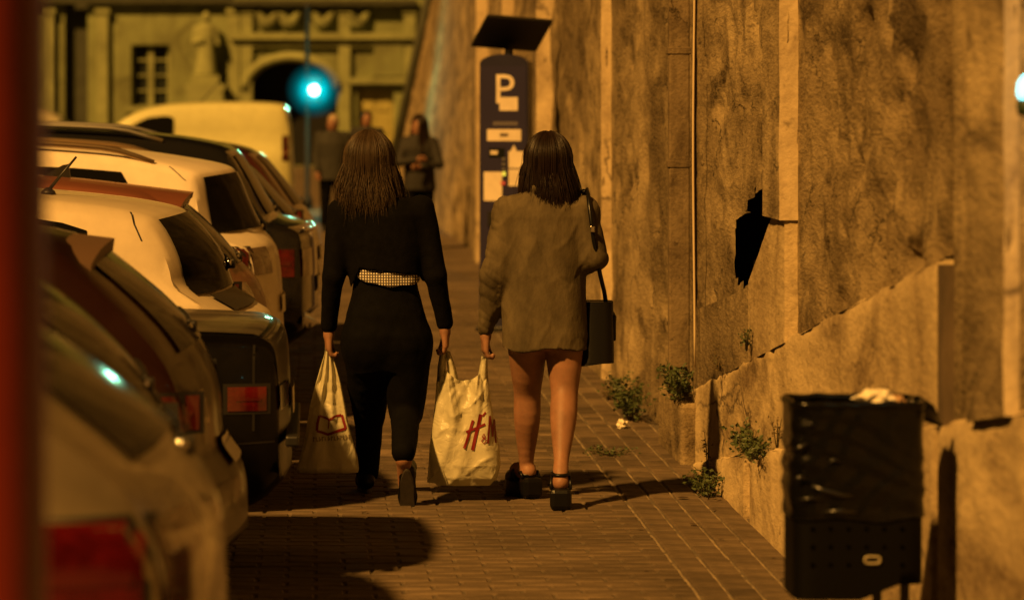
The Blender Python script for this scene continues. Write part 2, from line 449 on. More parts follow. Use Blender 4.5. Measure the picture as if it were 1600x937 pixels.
for i, (x, y, lx, ly, long_) in enumerate(bricks):
    dz = random.gauss(0, 0.0016); rx = random.gauss(0, 0.007); ry = random.gauss(0, 0.006); rz = random.gauss(0, 0.006)
    if i < 300:
        key = (round(lx, 3), round(ly, 3))
        if key not in cache:
            v, f = brick_shape(lx, ly)
            o = mk('brick', v, f, M['paver'], pave, False); cache[key] = o.data
        else:
            o = bpy.data.objects.new('brick', cache[key]); COL.objects.link(o); o.parent = pave
        o.location = (x, y, dz); o.rotation_euler = (rx, ry, rz)
    else:
        v, f = brick_shape(lx, ly); mt = Matrix.Translation((x, y, dz)) @ Euler((rx, ry, rz)).to_matrix().to_4x4()
        rest.add([mt @ Vector(p) for p in v], f)
o = mk('paving_bricks', rest.v, rest.f, M['paver_rest'], pave, False); o['kind'] = 'stuff'
# worn pale mortar between the long courses
for c in range(5):
    xx = XB1 + 0.006 + CW * c
    j = MB().grid(lambda u, v, xx=xx: Vector((xx + (v - 0.5) * (0.010 + .006 * noise.noise((u * 150, c * 3, 8))) + 0.004 * noise.noise((u * 160, c * 9, 0)), 6 + u * 27, -0.0050 - 0.007 * noise.noise((u * 70, c * 5, 3)) - .004 * noise.noise((u * 330, c * 5, 1)))), 700, 1)
    o = j.build('mortar_joint', M['joint'], pave)
# plain continuation of the paving further up the street
o = mk('far_paving', [(KX + 0.14, 33.0, -0.001), (1.9, 33.0, -0.001), (1.9, 99.4, -0.001), (KX + 0.14, 99.4, -0.001)], [(0, 1, 2, 3)], M['paver_rest'], pave, False)

# ------------------------------------------------------------------ the old wall on the right
wall = thing('retaining_wall', 'tall weathered limestone wall with sloping plinths beside the pavement', 'wall', (1.9, 15, 0))
WX, WY = 1.9, 15.0
def l1(Y): return 0.28 + 0.11 * (16.6 - Y)
def l2(Y): return 0.42 + 0.128 * (18.8 - Y)
def fr(p, s, o=5):
    return noise.fractal(Vector(p) * s, 1.0, 2.1, o)
hole_poly = [(17.75, 0.98), (17.7, 1.27), (17.2, 1.30), (16.8, 1.42), (16.1, 1.45), (16.05, 1.15), (16.6, 1.10), (16.75, 0.99)]
def in_poly(y, z, P):
    c = False
    for i in range(len(P)):
        (x1, y1), (x2, y2) = P[i], P[i - 1]
        if (y1 > z) != (y2 > z) and y < (x2 - x1) * (z - y1) / (y2 - y1) + x1: c = not c
    return c
def face(name, Y0, Y1, zlo, zhi, x, amp, mat, dy=0.05, dz=0.045, seed=0.0, hole=None, extra=None, lip=0.0):
    """one stretch of wall surface, uneven, facing the street; zlo/zhi may be functions of Y"""
    zl = zlo if callable(zlo) else (lambda Y: zlo); zh = zhi if callable(zhi) else (lambda Y: zhi)
    ny = max(2, int((Y1 - Y0) / dy)); nz = max(2, int(max(zh(Y0) - zl(Y0), zh(Y1) - zl(Y1)) / dz))
    v = []; idx = {}
    for i in range(ny + 1):
        Y = Y0 + (Y1 - Y0) * i / ny
        a, b = zl(Y), zh(Y)
        if b < a + 0.01: b = a + 0.01
        for j in range(nz + 1):
            z = a + (b - a) * j / nz
            e = min(1.0, 6 * min(i, ny - i) / ny + 0.15) if name == 'pilaster' else min(1.0, .12 + min(i, ny - i) * dy / .7)
            q = fr((seed, Y * .7, z), 1.6) * amp * 1.0 + fr((seed + 7, Y * .5, z), 8.0, 4) * amp * 0.6
            pit = max(0.0, fr((seed + 3, Y * .5, z), 4.2, 4) - 0.34) * amp * 4.0
            d = -q * e + pit * e
            if extra: d += extra(Y, z)
            if lip and j == nz: d += lip
            v.append((x + d - WX, Y - WY, z))
    w = nz + 1; f = []
    for i in range(ny):
        for j in range(nz):
            if hole:
                Y = Y0 + (Y1 - Y0) * (i + 0.5) / ny; z = v[i * w + j][2] + dz / 2
                if in_poly(Y, z, hole): continue
            f.append((i * w + j, i * w + j + 1, (i + 1) * w + j + 1, (i + 1) * w + j))
    for i in (0,):                          # close the end that faces down the street back into the wall
        o0 = len(v)
        for j in range(w): v.append((v[i * w + j][0] + 0.24, v[i * w + j][1], v[i * w + j][2]))
        f += [(i * w + j, o0 + j, o0 + j + 1, i * w + j + 1) for j in range(nz)]
    o = mk(name, v, f, mat, wall, True); return sharp(o, 60)
TOP = 5.2
# upper wall, in its differently worn stretches
face('upper_face', 6.0, 11.55, lambda Y: l1(Y) - 0.03, TOP, 1.925, 0.015, M['wall'], seed=1)
face('upper_face', 11.55, 15.47, lambda Y: l2(Y) - 0.03, TOP, 1.95, 0.027, M['rough'], 0.04, 0.035, seed=2)
face('upper_face', 15.47, 19.5, lambda Y: max(0.0, l2(Y) - 0.03), TOP, 1.935, 0.020, M['wall'], 0.04, 0.04, seed=3, hole=hole_poly)
face('upper_face', 19.5, 24.95, -0.02, TOP, 1.93, 0.018, M['wall'], seed=4)
face('upper_face', 24.95, 34.0, -0.02, TOP, 1.92, 0.020, M['wall'], 0.07, 0.06, seed=5)
def batter(Y, z):
    c2 = min(1, max(0, (Y - 44) / 28)); return c2 * (0.215 * z - 0.42)
face('upper_face', 34.0, 73.5, -0.02, TOP + 1.0, 1.90, 0.03, M['wall'], 0.2, 0.12, seed=6, extra=batter)
def ledge(name, Y0, Y1, zf, x0, x1, mat, seed):
    m = MB().grid(lambda u, v: Vector((x0 + (x1 - x0) * v - WX, Y0 + (Y1 - Y0) * u - WY,
        zf(Y0 + (Y1 - Y0) * u) + 0.03 * v + 0.012 * fr((seed, Y0 + (Y1 - Y0) * u, v), 3.0))), int((Y1 - Y0) / 0.06), 3)
    o = m.build(name, mat, wall, True); return o
# middle plinth, its top running downhill away from us, with a broken edge
face('middle_plinth', 11.62, 19.3, 0.0, lambda Y: l2(Y) + 0.018 * fr((1, Y, 0), 2.2), 1.898, 0.010, M['plinth'], 0.05, 0.04, seed=8, lip=0.012)
ledge('ledge', 11.62, 19.3, l2, 1.91, 1.99, M['plinth'], 2)
# block beside the hole
face('middle_plinth', 15.46, 16.75, lambda Y: l2(Y) - 0.01, lambda Y: 1.02 + 0.33 * min(1, max(0, (16.75 - Y) / 0.9)), 1.896, 0.006, M['plinth'], seed=9)
face('middle_plinth', 16.75, 19.25, lambda Y: l2(Y) - 0.01, lambda Y: 1.0 - 0.10 * (Y - 16.75), 1.903, 0.012, M['wall'], 0.05, 0.05, seed=19)
# lower plinth
face('lower_plinth', 6.0, 11.52, -0.02, l1, 1.872, 0.008, M['plinth'], 0.05, 0.05, seed=10, lip=0.012)
face('lower_plinth', 11.66, 16.5, -0.02, l1, 1.874, 0.008, M['plinth'], 0.05, 0.05, seed=11, lip=0.012)
face('lower_plinth', 16.7, 18.9, -0.02, l1, 1.868, 0.010, M['plinth'], 0.05, 0.05, seed=12, lip=0.012)
ledge('ledge', 6.0, 18.9, l1, 1.885, 1.94, M['plinth'], 4)
# pilasters: proud strips whose ends face down the street
def pilaster(Y0, Y1, zlo, x0, x1, seed, zhi=TOP, mat='pilaster'):
    face('pilaster', Y0, Y1, zlo, zhi, x0, 0.006, M['wall'], 0.06, 0.05, seed)
    z0 = zlo(Y0) if callable(zlo) else zlo
    m = MB().grid(lambda u, v: Vector((x0 + (x1 - x0) * v - WX - 0.004 + 0.006 * fr((seed, v * .2, u * (zhi - z0)), 3) * (1 - v), Y0 - WY - 0.003 + 0.006 * fr((seed, v, u * (zhi - z0)), 5),
        z0 + (zhi - z0) * u)), int((zhi - z0) / 0.04), 4)
    m.build('pilaster_end', M[mat], wall, True)
pilaster(10.34, 10.95, lambda Y: l1(Y), 1.862, 1.905, 21)
pilaster(15.45, 16.05, lambda Y: 1.33, 1.876, 1.955, 22)
pilaster(24.9, 25.9, -0.01, 1.868, 1.945, 23)
for k, yy in enumerate((31.0, 36.5, 42.0)):
    pilaster(yy, yy + 1.2, -0.01, 1.80 - 0.01 * k, 1.95, 30 + k, TOP if yy < 34 else TOP + 1)
# dark groove at the near end of the middle plinth
MB().box((1.885 - WX, 11.53 - WY, 0.0), (1.96 - WX, 11.60 - WY, l2(11.6) - 0.02)).build('groove', M['pipe'], wall)
MB().box((1.822 - WX, 19.06 - WY, -.02), (1.96 - WX, 20.3 - WY, .305), bev=.02).build('pipe_footing', M['rough'], wall)
# hole: a ragged cavity
hb = MB().box((1.975 - WX, 15.9 - WY, 0.9), (2.35 - WX, 17.85 - WY, 1.6)); hb.f = [q for q in hb.f if set(q) != {0, 2, 4, 6}]     # open towards the street
hb.build('cavity', M['hole_shade'], wall)
# crown and bulk so that light does not pass behind the faces
MB().box((2.08 - WX, 5.9 - WY, -0.1), (3.6 - WX, 16.0 - WY, TOP - 0.01)).box((2.40 - WX, 16.0 - WY, -0.1), (3.6 - WX, 18.0 - WY, TOP - 0.01)).box((2.08 - WX, 18.0 - WY, -0.1), (3.6 - WX, 34 - WY, TOP - 0.01)).box((2.08 - WX, 34 - WY, -0.1), (3.6 - WX, 44 - WY, TOP + 0.99)).box((3.3 - WX, 44 - WY, -0.1), (4.6 - WX, 73.5 - WY, TOP + 0.99)).build('wall_core', M['wall'], wall)
# battered buttress where the wall ends
bx = lambda z: 1.79 + 0.22 * (z - 1.65)
MB().prism([(bx(0) - WX, 0), (2.2 - WX + 2, 0), (2.2 - WX + 2, 6.2), (bx(6.2) - WX, 6.2)], 73.4 - WY, 75.5 - WY).build('buttress', M['wall'], wall)
MB().tube([(bx(0.1) - WX - .05, 73.3 - WY, 0.1), (bx(6) - WX - .05, 73.3 - WY, 6.0)], 0.09, 8).build('buttress_edge', M['facade_dark'], wall, True)

dp = thing('drain_pipe', 'square stained downpipe fixed to the wall above the weeds', 'pipe', (1.84, 19.35, 0.32))
MB().box((-0.052, -0.04, 0), (0.052, 0.04, 5.0), bev=0.008).build('pipe', M['pipe_stone'], dp)
for z in (0.02, 1.15, 1.72, 2.6, 3.6):
    MB().box((-0.058, -0.045, z), (0.06, 0.06, z + 0.035), bev=0.004).build('bracket', M['pipe_stone'], dp)
cb = MB().tube([(1.872 + 0.004 * math.sin(z * 3), 18.9, z) for z in np.linspace(0.5, 5.2, 30)], 0.006, 6).build('wall_cable', M['cable'], None, True)
tag(cb, 'thin pale cable running straight up the wall beside the downpipe', 'cable')
cb = MB().tube([(1.868 + 0.004 * math.sin(z * 2), 20.0, z) for z in np.linspace(0.4, 5.2, 30)], 0.004, 6).build('wall_cable', M['cable'], None, True)
tag(cb, 'thinner pale cable up the wall on the far side of the downpipe', 'cable')

# ------------------------------------------------------------------ far facade closing the street
FY = 100.0
def fpx(px): return (px - 490) * FY / F
def fpz(py): return CAMZ - (py - 150) * FY / F
fac = thing('palace_facade', 'ornate stone facade with arched gateway closing the end of the street', 'building', (0, FY, 0))
opens = {'arch': (fpx(393), fpx(527), 0.0, fpz(95)), 'win': (fpx(205), fpx(265), fpz(166), fpz(70)), 'slot': (fpx(101), fpx(137), 0.4, fpz(-40)),
         'door': (fpx(558), fpx(615), 0.0, fpz(140)), 'win2': (fpx(-190), fpx(-130), fpz(166), fpz(70)), 'win3': (fpx(205), fpx(265), 5.2, 7.2), 'win4': (fpx(430), fpx(490), 5.2, 7.2)}
xs = sorted({-30.0, 14.0} | {q for o in opens.values() for q in o[:2]}); zs = sorted({-0.15, 11.0} | {q for o in opens.values() for q in o[2:]})
m = MB()
for i in range(len(xs) - 1):
    for j in range(len(zs) - 1):
        cx, cz = (xs[i] + xs[i + 1]) / 2, (zs[j] + zs[j + 1]) / 2
        if any(o[0] < cx < o[1] and o[2] < cz < o[3] for o in opens.values()): continue
        m.add([(xs[i], 0, zs[j]), (xs[i + 1], 0, zs[j]), (xs[i + 1], 0, zs[j + 1]), (xs[i], 0, zs[j + 1])], [(0, 1, 2, 3)])
for k, (a, b, c, d) in opens.items():
    e = 0.9 if k == 'arch' else 0.35
    m.add([(a, 0, c), (a, e, c), (a, e, d), (a, 0, d)], [(0, 1, 2, 3)]).add([(b, 0, c), (b, e, c), (b, e, d), (b, 0, d)], [(3, 2, 1, 0)])
    m.add([(a, 0, d), (a, e, d), (b, e, d), (b, 0, d)], [(0, 1, 2, 3)]).add([(a, 0, c), (a, e, c), (b, e, c), (b, 0, c)], [(3, 2, 1, 0)])
# arch spandrels
a, b, c, d = opens['arch']; sp = d - 0.75
for sgn in (0, 1):
    pts = [((a + b) / 2 + (b - a) / 2 * math.cos(q) * (-1 if sgn == 0 else 1), sp + 0.75 * math.sin(q)) for q in np.linspace(0, math.pi / 2, 9)]
    co = (a, d) if sgn == 0 else (b, d)
    m.prism(pts + [co], 0.002, 0.9)
m.build('wall', M['facade'], fac)
MB().box((a - .2, 0.9, -.1), (b + .2, 3.0, d + .2)).build('gateway_shade_block', M['hole_shade'], fac)  # solid block coloured dark for the shade inside the archway
for k in ('win', 'win2', 'win3', 'win4'):
    a, b, c, d = opens[k]
    w_ = MB().box((a, 0.30, c), (b, 0.36, d)).build('window', M['pane_far'], fac)
    fm = M['facade_pale']
    MB().box((a, 0.20, c), (a + .07, 0.29, d)).box((b - .07, 0.20, c), (b, 0.29, d)).box(((a + b) / 2 - .075, 0.18, c), ((a + b) / 2 + .075, 0.29, d)).build('frame', fm, w_)
    for q in range(5):
        z = c + (d - c) * q / 4
        MB().box((a + .07, 0.22, z - .025), ((a + b) / 2 - .075, 0.28, z + .025)).box(((a + b) / 2 + .075, 0.22, z - .025), (b - .07, 0.28, z + .025)).build('glazing_bar', fm, w_)
    MB().box((a - .15, -0.12, c - .16), (b + .15, 0.0 - .002, c)).build('sill', fm, w_)
a, b, c, d = opens['slot']; MB().box((a, 0.30, c), (b, 0.4, d)).build('tall_shutter', M['facade_dark'], fac)
a, b, c, d = opens['door']
dr = MB().box((a, 0.2, c), (b, 0.3, d)).build('door', new_mat('pale_door', (0.36, 0.33, 0.11), 0.6, var=0.2, vscale=3), fac)
for q in range(2):
    for r_ in range(3):
        MB().box((a + .1 + q * .42, 0.17, c + .2 + r_ * .62), (a + .44 + q * .42, 0.199, c + .7 + r_ * .62)).build('panel', dr.data.materials[0], dr)
# cornice, pilasters and ornament
for (p0, p1, y0, y1, pr) in ((360, 650, 52, 62, .3), (360, 650, 66, 74, .15), (-200, 360, -8, 6, .25), (360, 650, 0, 9, .35), (540, 640, 122, 131, .2)):
    MB().box((fpx(p0), -pr, fpz(y1)), (fpx(p1), -0.002, fpz(y0))).build('cornice', M['facade_pale'] if y0 > 20 else M['facade_dark'], fac)
for p in (75, 160, 365, 385, 538, 640):
    MB().box((fpx(p - 9), -.16, 0), (fpx(p + 9), -.003, fpz(20))).box((fpx(p - 12), -.2, fpz(22)), (fpx(p + 12), -.003, fpz(14))).box((fpx(p - 12), -.2, 0), (fpx(p + 12), -.003, .4)).build('pilaster', M['facade_pale'], fac)
for p in (418, 452, 505, 560):
    pts = [Vector((fpx(p - 18 + 36 * t), -.12, fpz(12 + 26 * math.sin(math.pi * t)))) for t in np.linspace(0, 1, 12)]
    MB().tube(pts, [.05 + .13 * math.sin(math.pi * t) for t in np.linspace(0, 1, 12)], 8).build('festoon', M['facade'], fac, True)
pts = [Vector((fpx(455) + 1.22 * math.cos(q), -.1, sp + .85 * math.sin(q))) for q in np.linspace(0, math.pi, 15)]
MB().tube(pts, .14, 6).build('arch_moulding', M['facade_pale'], fac, True)
MB().prism([(fpx(585), fpz(62)), (fpx(628), fpz(62)), (fpx(632), fpz(120)), (fpx(582), fpz(120))], -.18, -.004).build('tablet', M['facade'], fac)
# statue on its pedestal
st = thing('statue', 'pale robed stone statue on a tall pedestal beside the arched gateway', 'statue', (fpx(322), 99.55, 0))
ped = MB().box((-.36, -.3, 0), (.36, .3, fpz(176))).box((-.48, -.4, fpz(162)), (.48, .4, fpz(150))).prism([(-.42, fpz(150)), (.42, fpz(150)), (.55, fpz(132)), (-.55, fpz(132))], -.4, .4).box((-.36, -.3, fpz(132)), (.36, .3, fpz(118)))
ped.build('pedestal', M['facade_pale'], st)
S = SDF((-.6, -.5, fpz(119)), (.6, .5, fpz(10)), .03)
zb = fpz(118)
S.tube([(zb, 0, 0, .3, .24), (zb + .6, .02, 0, .22, .2), (zb + 1.0, 0, 0, .26, .2), (zb + 1.25, 0, 0, .24, .17), (zb + 1.35, 0, 0, .1, .1)], .04)
S.ell((.02, -.02, zb + 1.5), (.11, .12, .15), .03).cone((-.24, 0, zb + 1.2), (-.3, -.1, zb + .85), .08, .07).cone((-.3, -.1, zb + .85), (-.08, -.25, zb + .9), .07, .05).cone((.24, 0, zb + 1.2), (.33, -.05, zb + .8), .08, .06)
S.build('figure', M['facade_pale'], st)

# ------------------------------------------------------------------ the cyan lamp up the street, and the small one on the wall
CY = (0.02, 0.62, 0.72)
LY = 62.0
lx = (480 - 490) * LY / F
lamp = thing('signal_post', 'slim dark post with a glowing cyan lamp near the arched gateway', 'street lamp', (lx, LY, 0))
zl = CAMZ - (141 - 150) * LY / F
MB().lathe([(.09, 0), (.09, .15), (.045, .25), (.04, 3.25), (.05, 3.28), (.02, 3.34)], n=12).build('post', M['metal_dark'], lamp, True)
MB().box((-.02, -.16, zl - .22), (.24, -.05, zl + .24), bev=.03).build('lamp_housing', M['metal_dark'], lamp)
MB().tube([(0, 0, zl), (.1, -.06, zl)], .025).build('bracket', M['metal_dark'], lamp, True)
m = MB().lathe([(.001, -.04), (.04, -.037), (.072, -.023), (.085, 0), (.085, .02)], (.11, -.17, zl), 18, 'y')
m.build('lamp_lens', emit_mat('cyan_lens', (0.30, 0.95, 1.0), 40.0), lamp, True)
def halo_mat(name, col, st, alpha):
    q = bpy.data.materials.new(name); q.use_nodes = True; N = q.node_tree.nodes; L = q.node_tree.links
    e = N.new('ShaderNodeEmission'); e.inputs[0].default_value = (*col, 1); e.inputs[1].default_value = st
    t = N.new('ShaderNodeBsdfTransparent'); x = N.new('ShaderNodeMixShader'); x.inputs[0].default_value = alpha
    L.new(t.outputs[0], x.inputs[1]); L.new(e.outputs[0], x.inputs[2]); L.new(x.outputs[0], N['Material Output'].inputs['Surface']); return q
for rr, st in [(q_, 4.0 * math.exp(-((q_ - .10) / .13) ** 2) + .05) for q_ in np.linspace(.10, .44, 9)]:          # added see-through glowing shells that draw the lamp's halo round the lens
    MB().lathe([(rr * math.sin(t), -rr * math.cos(t)) for t in np.linspace(.02, math.pi - .02, 14)], (.11, -.17, zl), 22).build('halo_shell', halo_mat('halo_glow', (0.0, .85, .95), float(st), .14), lamp, True)
pl = bpy.data.lights.new('signal_glow', 'POINT'); pl.energy = 110; pl.color = (0.30, 0.95, 0.55); pl.shadow_soft_size = 0.12
po = bpy.data.objects.new('signal_glow', pl); COL.objects.link(po); po.parent = lamp; po.location = (.11, -.62, zl)

wlamp = thing('wall_lamp', 'small bulkhead lamp with cyan glow fixed high on the limestone wall', 'lamp', (1.842, 9.72, 1.81))
MB().box((0.03, -.05, -.06), (.16, .05, .06), bev=.01).build('mount', M['metal_dark'], wlamp)
MB().tube([(.05, 0, -.02), (-.02, 0, -.03), (-.035, 0, -.012)], .012).build('arm', M['metal_dark'], wlamp, True)
MB().lathe([(.002, -.045), (.03, -.04), (.034, -.012), (.028, 0)], (-.03, 0, .012), 12).build('lamp_cup', new_mat('green_cup', (.03, .05, .03), .5), wlamp, True)
MB().lathe([(.026, 0), (.032, .015), (.03, .04), (.018, .058), (.002, .064)], (-.03, 0, .012), 14).build('bulb', emit_mat('cyan_bulb', (0.25, 0.95, 0.95), 2.5), wlamp, True)
pl = bpy.data.lights.new('bulb_glow', 'POINT'); pl.energy = 1.1; pl.color = (0.25, 0.95, 0.85); pl.shadow_soft_size = 0.03
po = bpy.data.objects.new('bulb_glow', pl); COL.objects.link(po); po.parent = wlamp; po.location = (-.03, 0, .12)

# ------------------------------------------------------------------ red post close to the camera
rp = thing('red_post', 'round red painted metal post close by, out of focus', 'post', (-0.488, 5.0, 0))
MB().lathe([(.155, 0), (.155, .03), (.141, .04), (.14, 2.6), (.145, 2.62), (.105, 2.68), (.004, 2.70)], n=28).build('shaft', new_mat('red_paint', (0.24, 0.028, 0.014), 0.45, var=0.2, vscale=6), rp, True)
MB().lathe([(.19, -.006), (.19, .012), (.156, .016)], n=24).build('base_plate', M['metal_dark'], rp)

# ------------------------------------------------------------------ parked cars
def paint(name, c, metallic=0.0, rough=0.35, coat=0.35):
    return new_mat(name, c, rough, metallic, 0.3 if sum(c) > .6 else .15, coat if sum(c) > .6 else coat * .6, var=0.10, vscale=9)
M['glass'] = new_mat('tinted_glass', (0.006, 0.006, 0.005), 0.10, spec=0.25)
M['glass'].node_tree.nodes['Principled BSDF'].inputs['IOR'].default_value = 1.12
M['trim'] = new_mat('black_trim', (0.012, 0.011, 0.010), 0.45)
M['tyre'] = new_mat('tyre_rubber', (0.015, 0.015, 0.014), 0.85, bump=0.2)
M['rim'] = new_mat('wheel_alloy', (0.45, 0.44, 0.42), 0.35, 0.9)
M['chrome'] = new_mat('chrome', (0.75, 0.74, 0.72), 0.12, 1.0)
M['lens'] = new_mat('red_lens', (0.085, 0.004, 0.005), 0.12, spec=0.6, coat=0.6, var=.85, vscale=7, stretch=(1, 1, 1.6))
M['lens_dark'] = new_mat('dark_red_lens', (0.07, 0.006, 0.007), 0.15, coat=0.6)
M['lens_clear'] = new_mat('clear_lens', (0.5, 0.5, 0.48), 0.1, coat=0.6)
M['plate'] = new_mat('number_plate', (0.7, 0.68, 0.6), 0.4)
GZ = -0.115

def chaikin(P, it=2):
    for _ in range(it):
        Q = [P[0]]
        for (a, b), (c, d) in zip(P[:-1], P[1:]):
            Q += [(a * .75 + c * .25, b * .75 + d * .25), (a * .25 + c * .75, b * .25 + d * .75)]
        P = Q + [P[-1]]
    return P

class Car:
    def __init__(s, name, label, Xr, Y0, top, W=1.72, belt=0.95, floor=0.24, curve=0.15, paintm=None, tumble=0.26, upper=None, group='cars parked in a row beside the pavement'):
        s.W = W; s.belt = belt; s.floor = floor; s.c = curve; s.cu = curve if upper is None else upper
        s.top = chaikin(top, 2); s.L = s.top[-1][0]
        s.tu = np.array([p[0] for p in s.top]); s.tw = np.array([p[1] for p in s.top]); s.tb = tumble
        s.p = paintm
        s.root = thing(name, label, 'car', (Xr, Y0 + W / 2, GZ), group)
        # body shell
        rings = [s.ring(u) for u in s.tu]
        n = len(rings[0]); v = []
        for u, r in zip(s.tu, rings):
            full = r + [(-a, b) for a, b in r[-2:0:-1]]
            v += [s.P(u, a, b) for a, b in full]
        k = 2 * n - 2
        f = [(i * k + j, i * k + (j + 1) % k, (i + 1) * k + (j + 1) % k, (i + 1) * k + j) for i in range(len(rings) - 1) for j in range(k)]
        f += [tuple(range(k - 1, -1, -1)), tuple((len(rings) - 1) * k + j for j in range(k))]
        o = MB().add(v, f).build('body', s.p, s.root, True); sharp(o, 50); s.body = o
    def T(s, u): return float(np.interp(u, s.tu, s.tw))
    def B(s, u):
        fl = s.floor
        if u < 0.25: return fl + (0.42 - fl) * (1 - u / 0.25) ** 2 * 0.8
        if s.L - u < 0.3: return fl + (0.40 - fl) * (1 - (s.L - u) / 0.3) ** 2 * 0.8
        return fl
    def hw(s, u):
        e = 0.10 * math.exp(-u / 0.13) + 0.14 * math.exp(-(s.L - u) / 0.25)
        return s.W / 2 * (1 - e)
    def ring(s, u):
        Tt = s.T(u); B = s.B(u); Wu = s.hw(u)
        b = min(s.belt, Tt - 0.05); b = max(b, B + 0.03); h = Tt - b
        e = 0.975 * Wu - s.tb * max(0.0, h - 0.05)
        return [(0, B), (.8 * Wu, B), (.94 * Wu, B + .04), (.985 * Wu, B + .22 * (b - B)), (Wu, B + .45 * (b - B)), (Wu * .995, B + .75 * (b - B)), (.985 * Wu, b - .02), (.965 * Wu, b),
                (.5 * (.965 * Wu + e), b + .45 * h), (e, Tt - .13 * h), (e - .035, Tt - .05 * h), (e - .10, Tt - .015 * h), (.55 * e, Tt + .006), (.25 * e, Tt + .012), (0, Tt + .014)]
    def P(s, u, v, w):
        g = max(0.0, 1 - u / 1.5) ** 2; gf = max(0.0, 1 - (s.L - u) / 1.2) ** 2
        q = (v / (s.W / 2)) ** 2
        k_ = min(1, max(0, (w - s.belt + .03) / .13)); cc = s.c + (s.cu - s.c) * k_ * k_ * (3 - 2 * k_)
        return Vector((-(u + cc * q * g - 0.22 * q * gf), v, w - GZ))
    def side_v(s, u, w):
        r = s.ring(u)[1:11]; ws = [q[1] for q in r]; vs = [q[0] for q in r]
        return float(np.interp(w, ws, vs))
    def top_w(s, u, v):
        r = s.ring(u)[9:][::-1]; vs = [q[0] for q in r]; ws = [q[1] for q in r]
        return float(np.interp(abs(v), vs, ws))
    def rear_u(s, w):                       # rear-end surface: distance from the bumper at height w
        i = int(np.argmax(s.tw)); return float(np.interp(w, s.tw[:i + 1], s.tu[:i + 1]))
    def side_patch(s, name, quad, mat, parent=None, off=0.005, nu=14, nw=5, sides=(-1, 1)):
        """quad: list of (u, wlo, whi) along the flank"""
        U = [q[0] for q in quad]; out = []
        for sg in sides:
            def fn(a, b):
                u = U[0] + (U[-1] - U[0]) * a
                lo = float(np.interp(u, U, [q[1] for q in quad])); hi = float(np.interp(u, U, [q[2] for q in quad]))
                w = lo + (hi - lo) * b
                return s.P(u, sg * (s.side_v(u, w) + off), w)
            out.append(MB().grid(fn, nu, nw).build(name, mat, parent or s.root, True))
        return out
    def rear_patch(s, name, v0, v1, w0, w1, mat, parent=None, off=0.008, nv=14, nw=8, narrow=0.0):
        """on the tail, heights w0..w1, between v0 and v1"""
        def fn(a, b):
            w = w0 + (w1 - w0) * b; u = s.rear_u(w); k = 1 - narrow * b
            v = (v0 + (v1 - v0) * a) * k
            du = (s.rear_u(w + .01) - s.rear_u(w - .01)) / .02
            n = Vector((1, 0, du)).normalized()
            ww = s.top_w(u, v) if du > 0.25 else w
            return s.P(u, v, ww) + n * off
        return MB().grid(fn, nv, nw).build(name, mat, parent or s.root, True)
    def tail_lamps(s, u1, w0, w1, mat, v0=0.6, side_off=0.007, rise=0.0):
        for sg in (-1, 1):
            m = MB()
            def fs(a, b):
                u = 0.05 + (u1 - 0.05) * a; w = w0 + (w1 - w0) * b + rise * a * (b - .4)
                return s.P(u, sg * (s.side_v(u, w) + side_off), w)
            m.grid(fs, 10, 5)
            W2 = s.hw(0.06)
            def fr_(a, b):
                w = w0 + (w1 - w0) * b; u = min(s.rear_u(w), .3); v = W2 * (v0 + (0.965 - v0) * a)
                return s.P(u, sg * v, w) + Vector((.008, 0, 0))
            m.grid(fr_, 6, 5)
            tl = m.build('tail_light', mat, s.root, True)
            bz = MB()
            bz.grid(lambda a, b: s.P(.035 + (u1 + .018 - .035) * a, sg * (s.side_v(.035 + (u1 + .018 - .035) * a, w0 - .012 + (w1 - w0 + .024) * b) + side_off - .004), w0 - .012 + (w1 - w0 + .024) * b + rise * a * (b - .4)), 10, 5)
            bz.build('bezel', M['trim'], tl, True)
            wm = w0 + (w1 - w0) * .42
            MB().grid(lambda a, b: s.P(.07 + (u1 * .85 - .07) * a, sg * (s.side_v(.07 + (u1 * .85 - .07) * a, wm) + side_off + .003), wm + (w1 - w0) * .13 * b + rise * a * -.0), 8, 2).build('lamp_divider', M['lens_dark'], tl, True)
    def wheels(s, r=0.31, us=None):
        us = us or (0.78, s.L - 0.85)
        for u in us:
            for sg in (-1, 1):
                yv = sg * (s.W / 2 - 0.02)
                a = MB()
                c = s.P(u, 0, 0)
                arch = MB()
                arch.lathe([(0.001, 0), (r + .05, 0), (r + .05, .012), (0.001, .012)], (c.x, sg * (s.W / 2 - .006), r + .01), 28, 'y').build('wheel_arch', M['trim'], s.root)
                t = MB().lathe([(r * .62, -.09), (r * .9, -.10), (r, -.07), (r, .07), (r * .9, .10), (r * .62, .09)], (c.x, yv - sg * .06 + sg * .01, r), 28, 'y').build('wheel', M['tyre'], s.root, True)
                rim = MB().lathe([(.02, 0), (r * .6, .0), (r * .64, .02), (.02, .03)], (c.x, yv + sg * .045, r), 24, 'y')
                rim.build('rim', M['rim'], t, True)
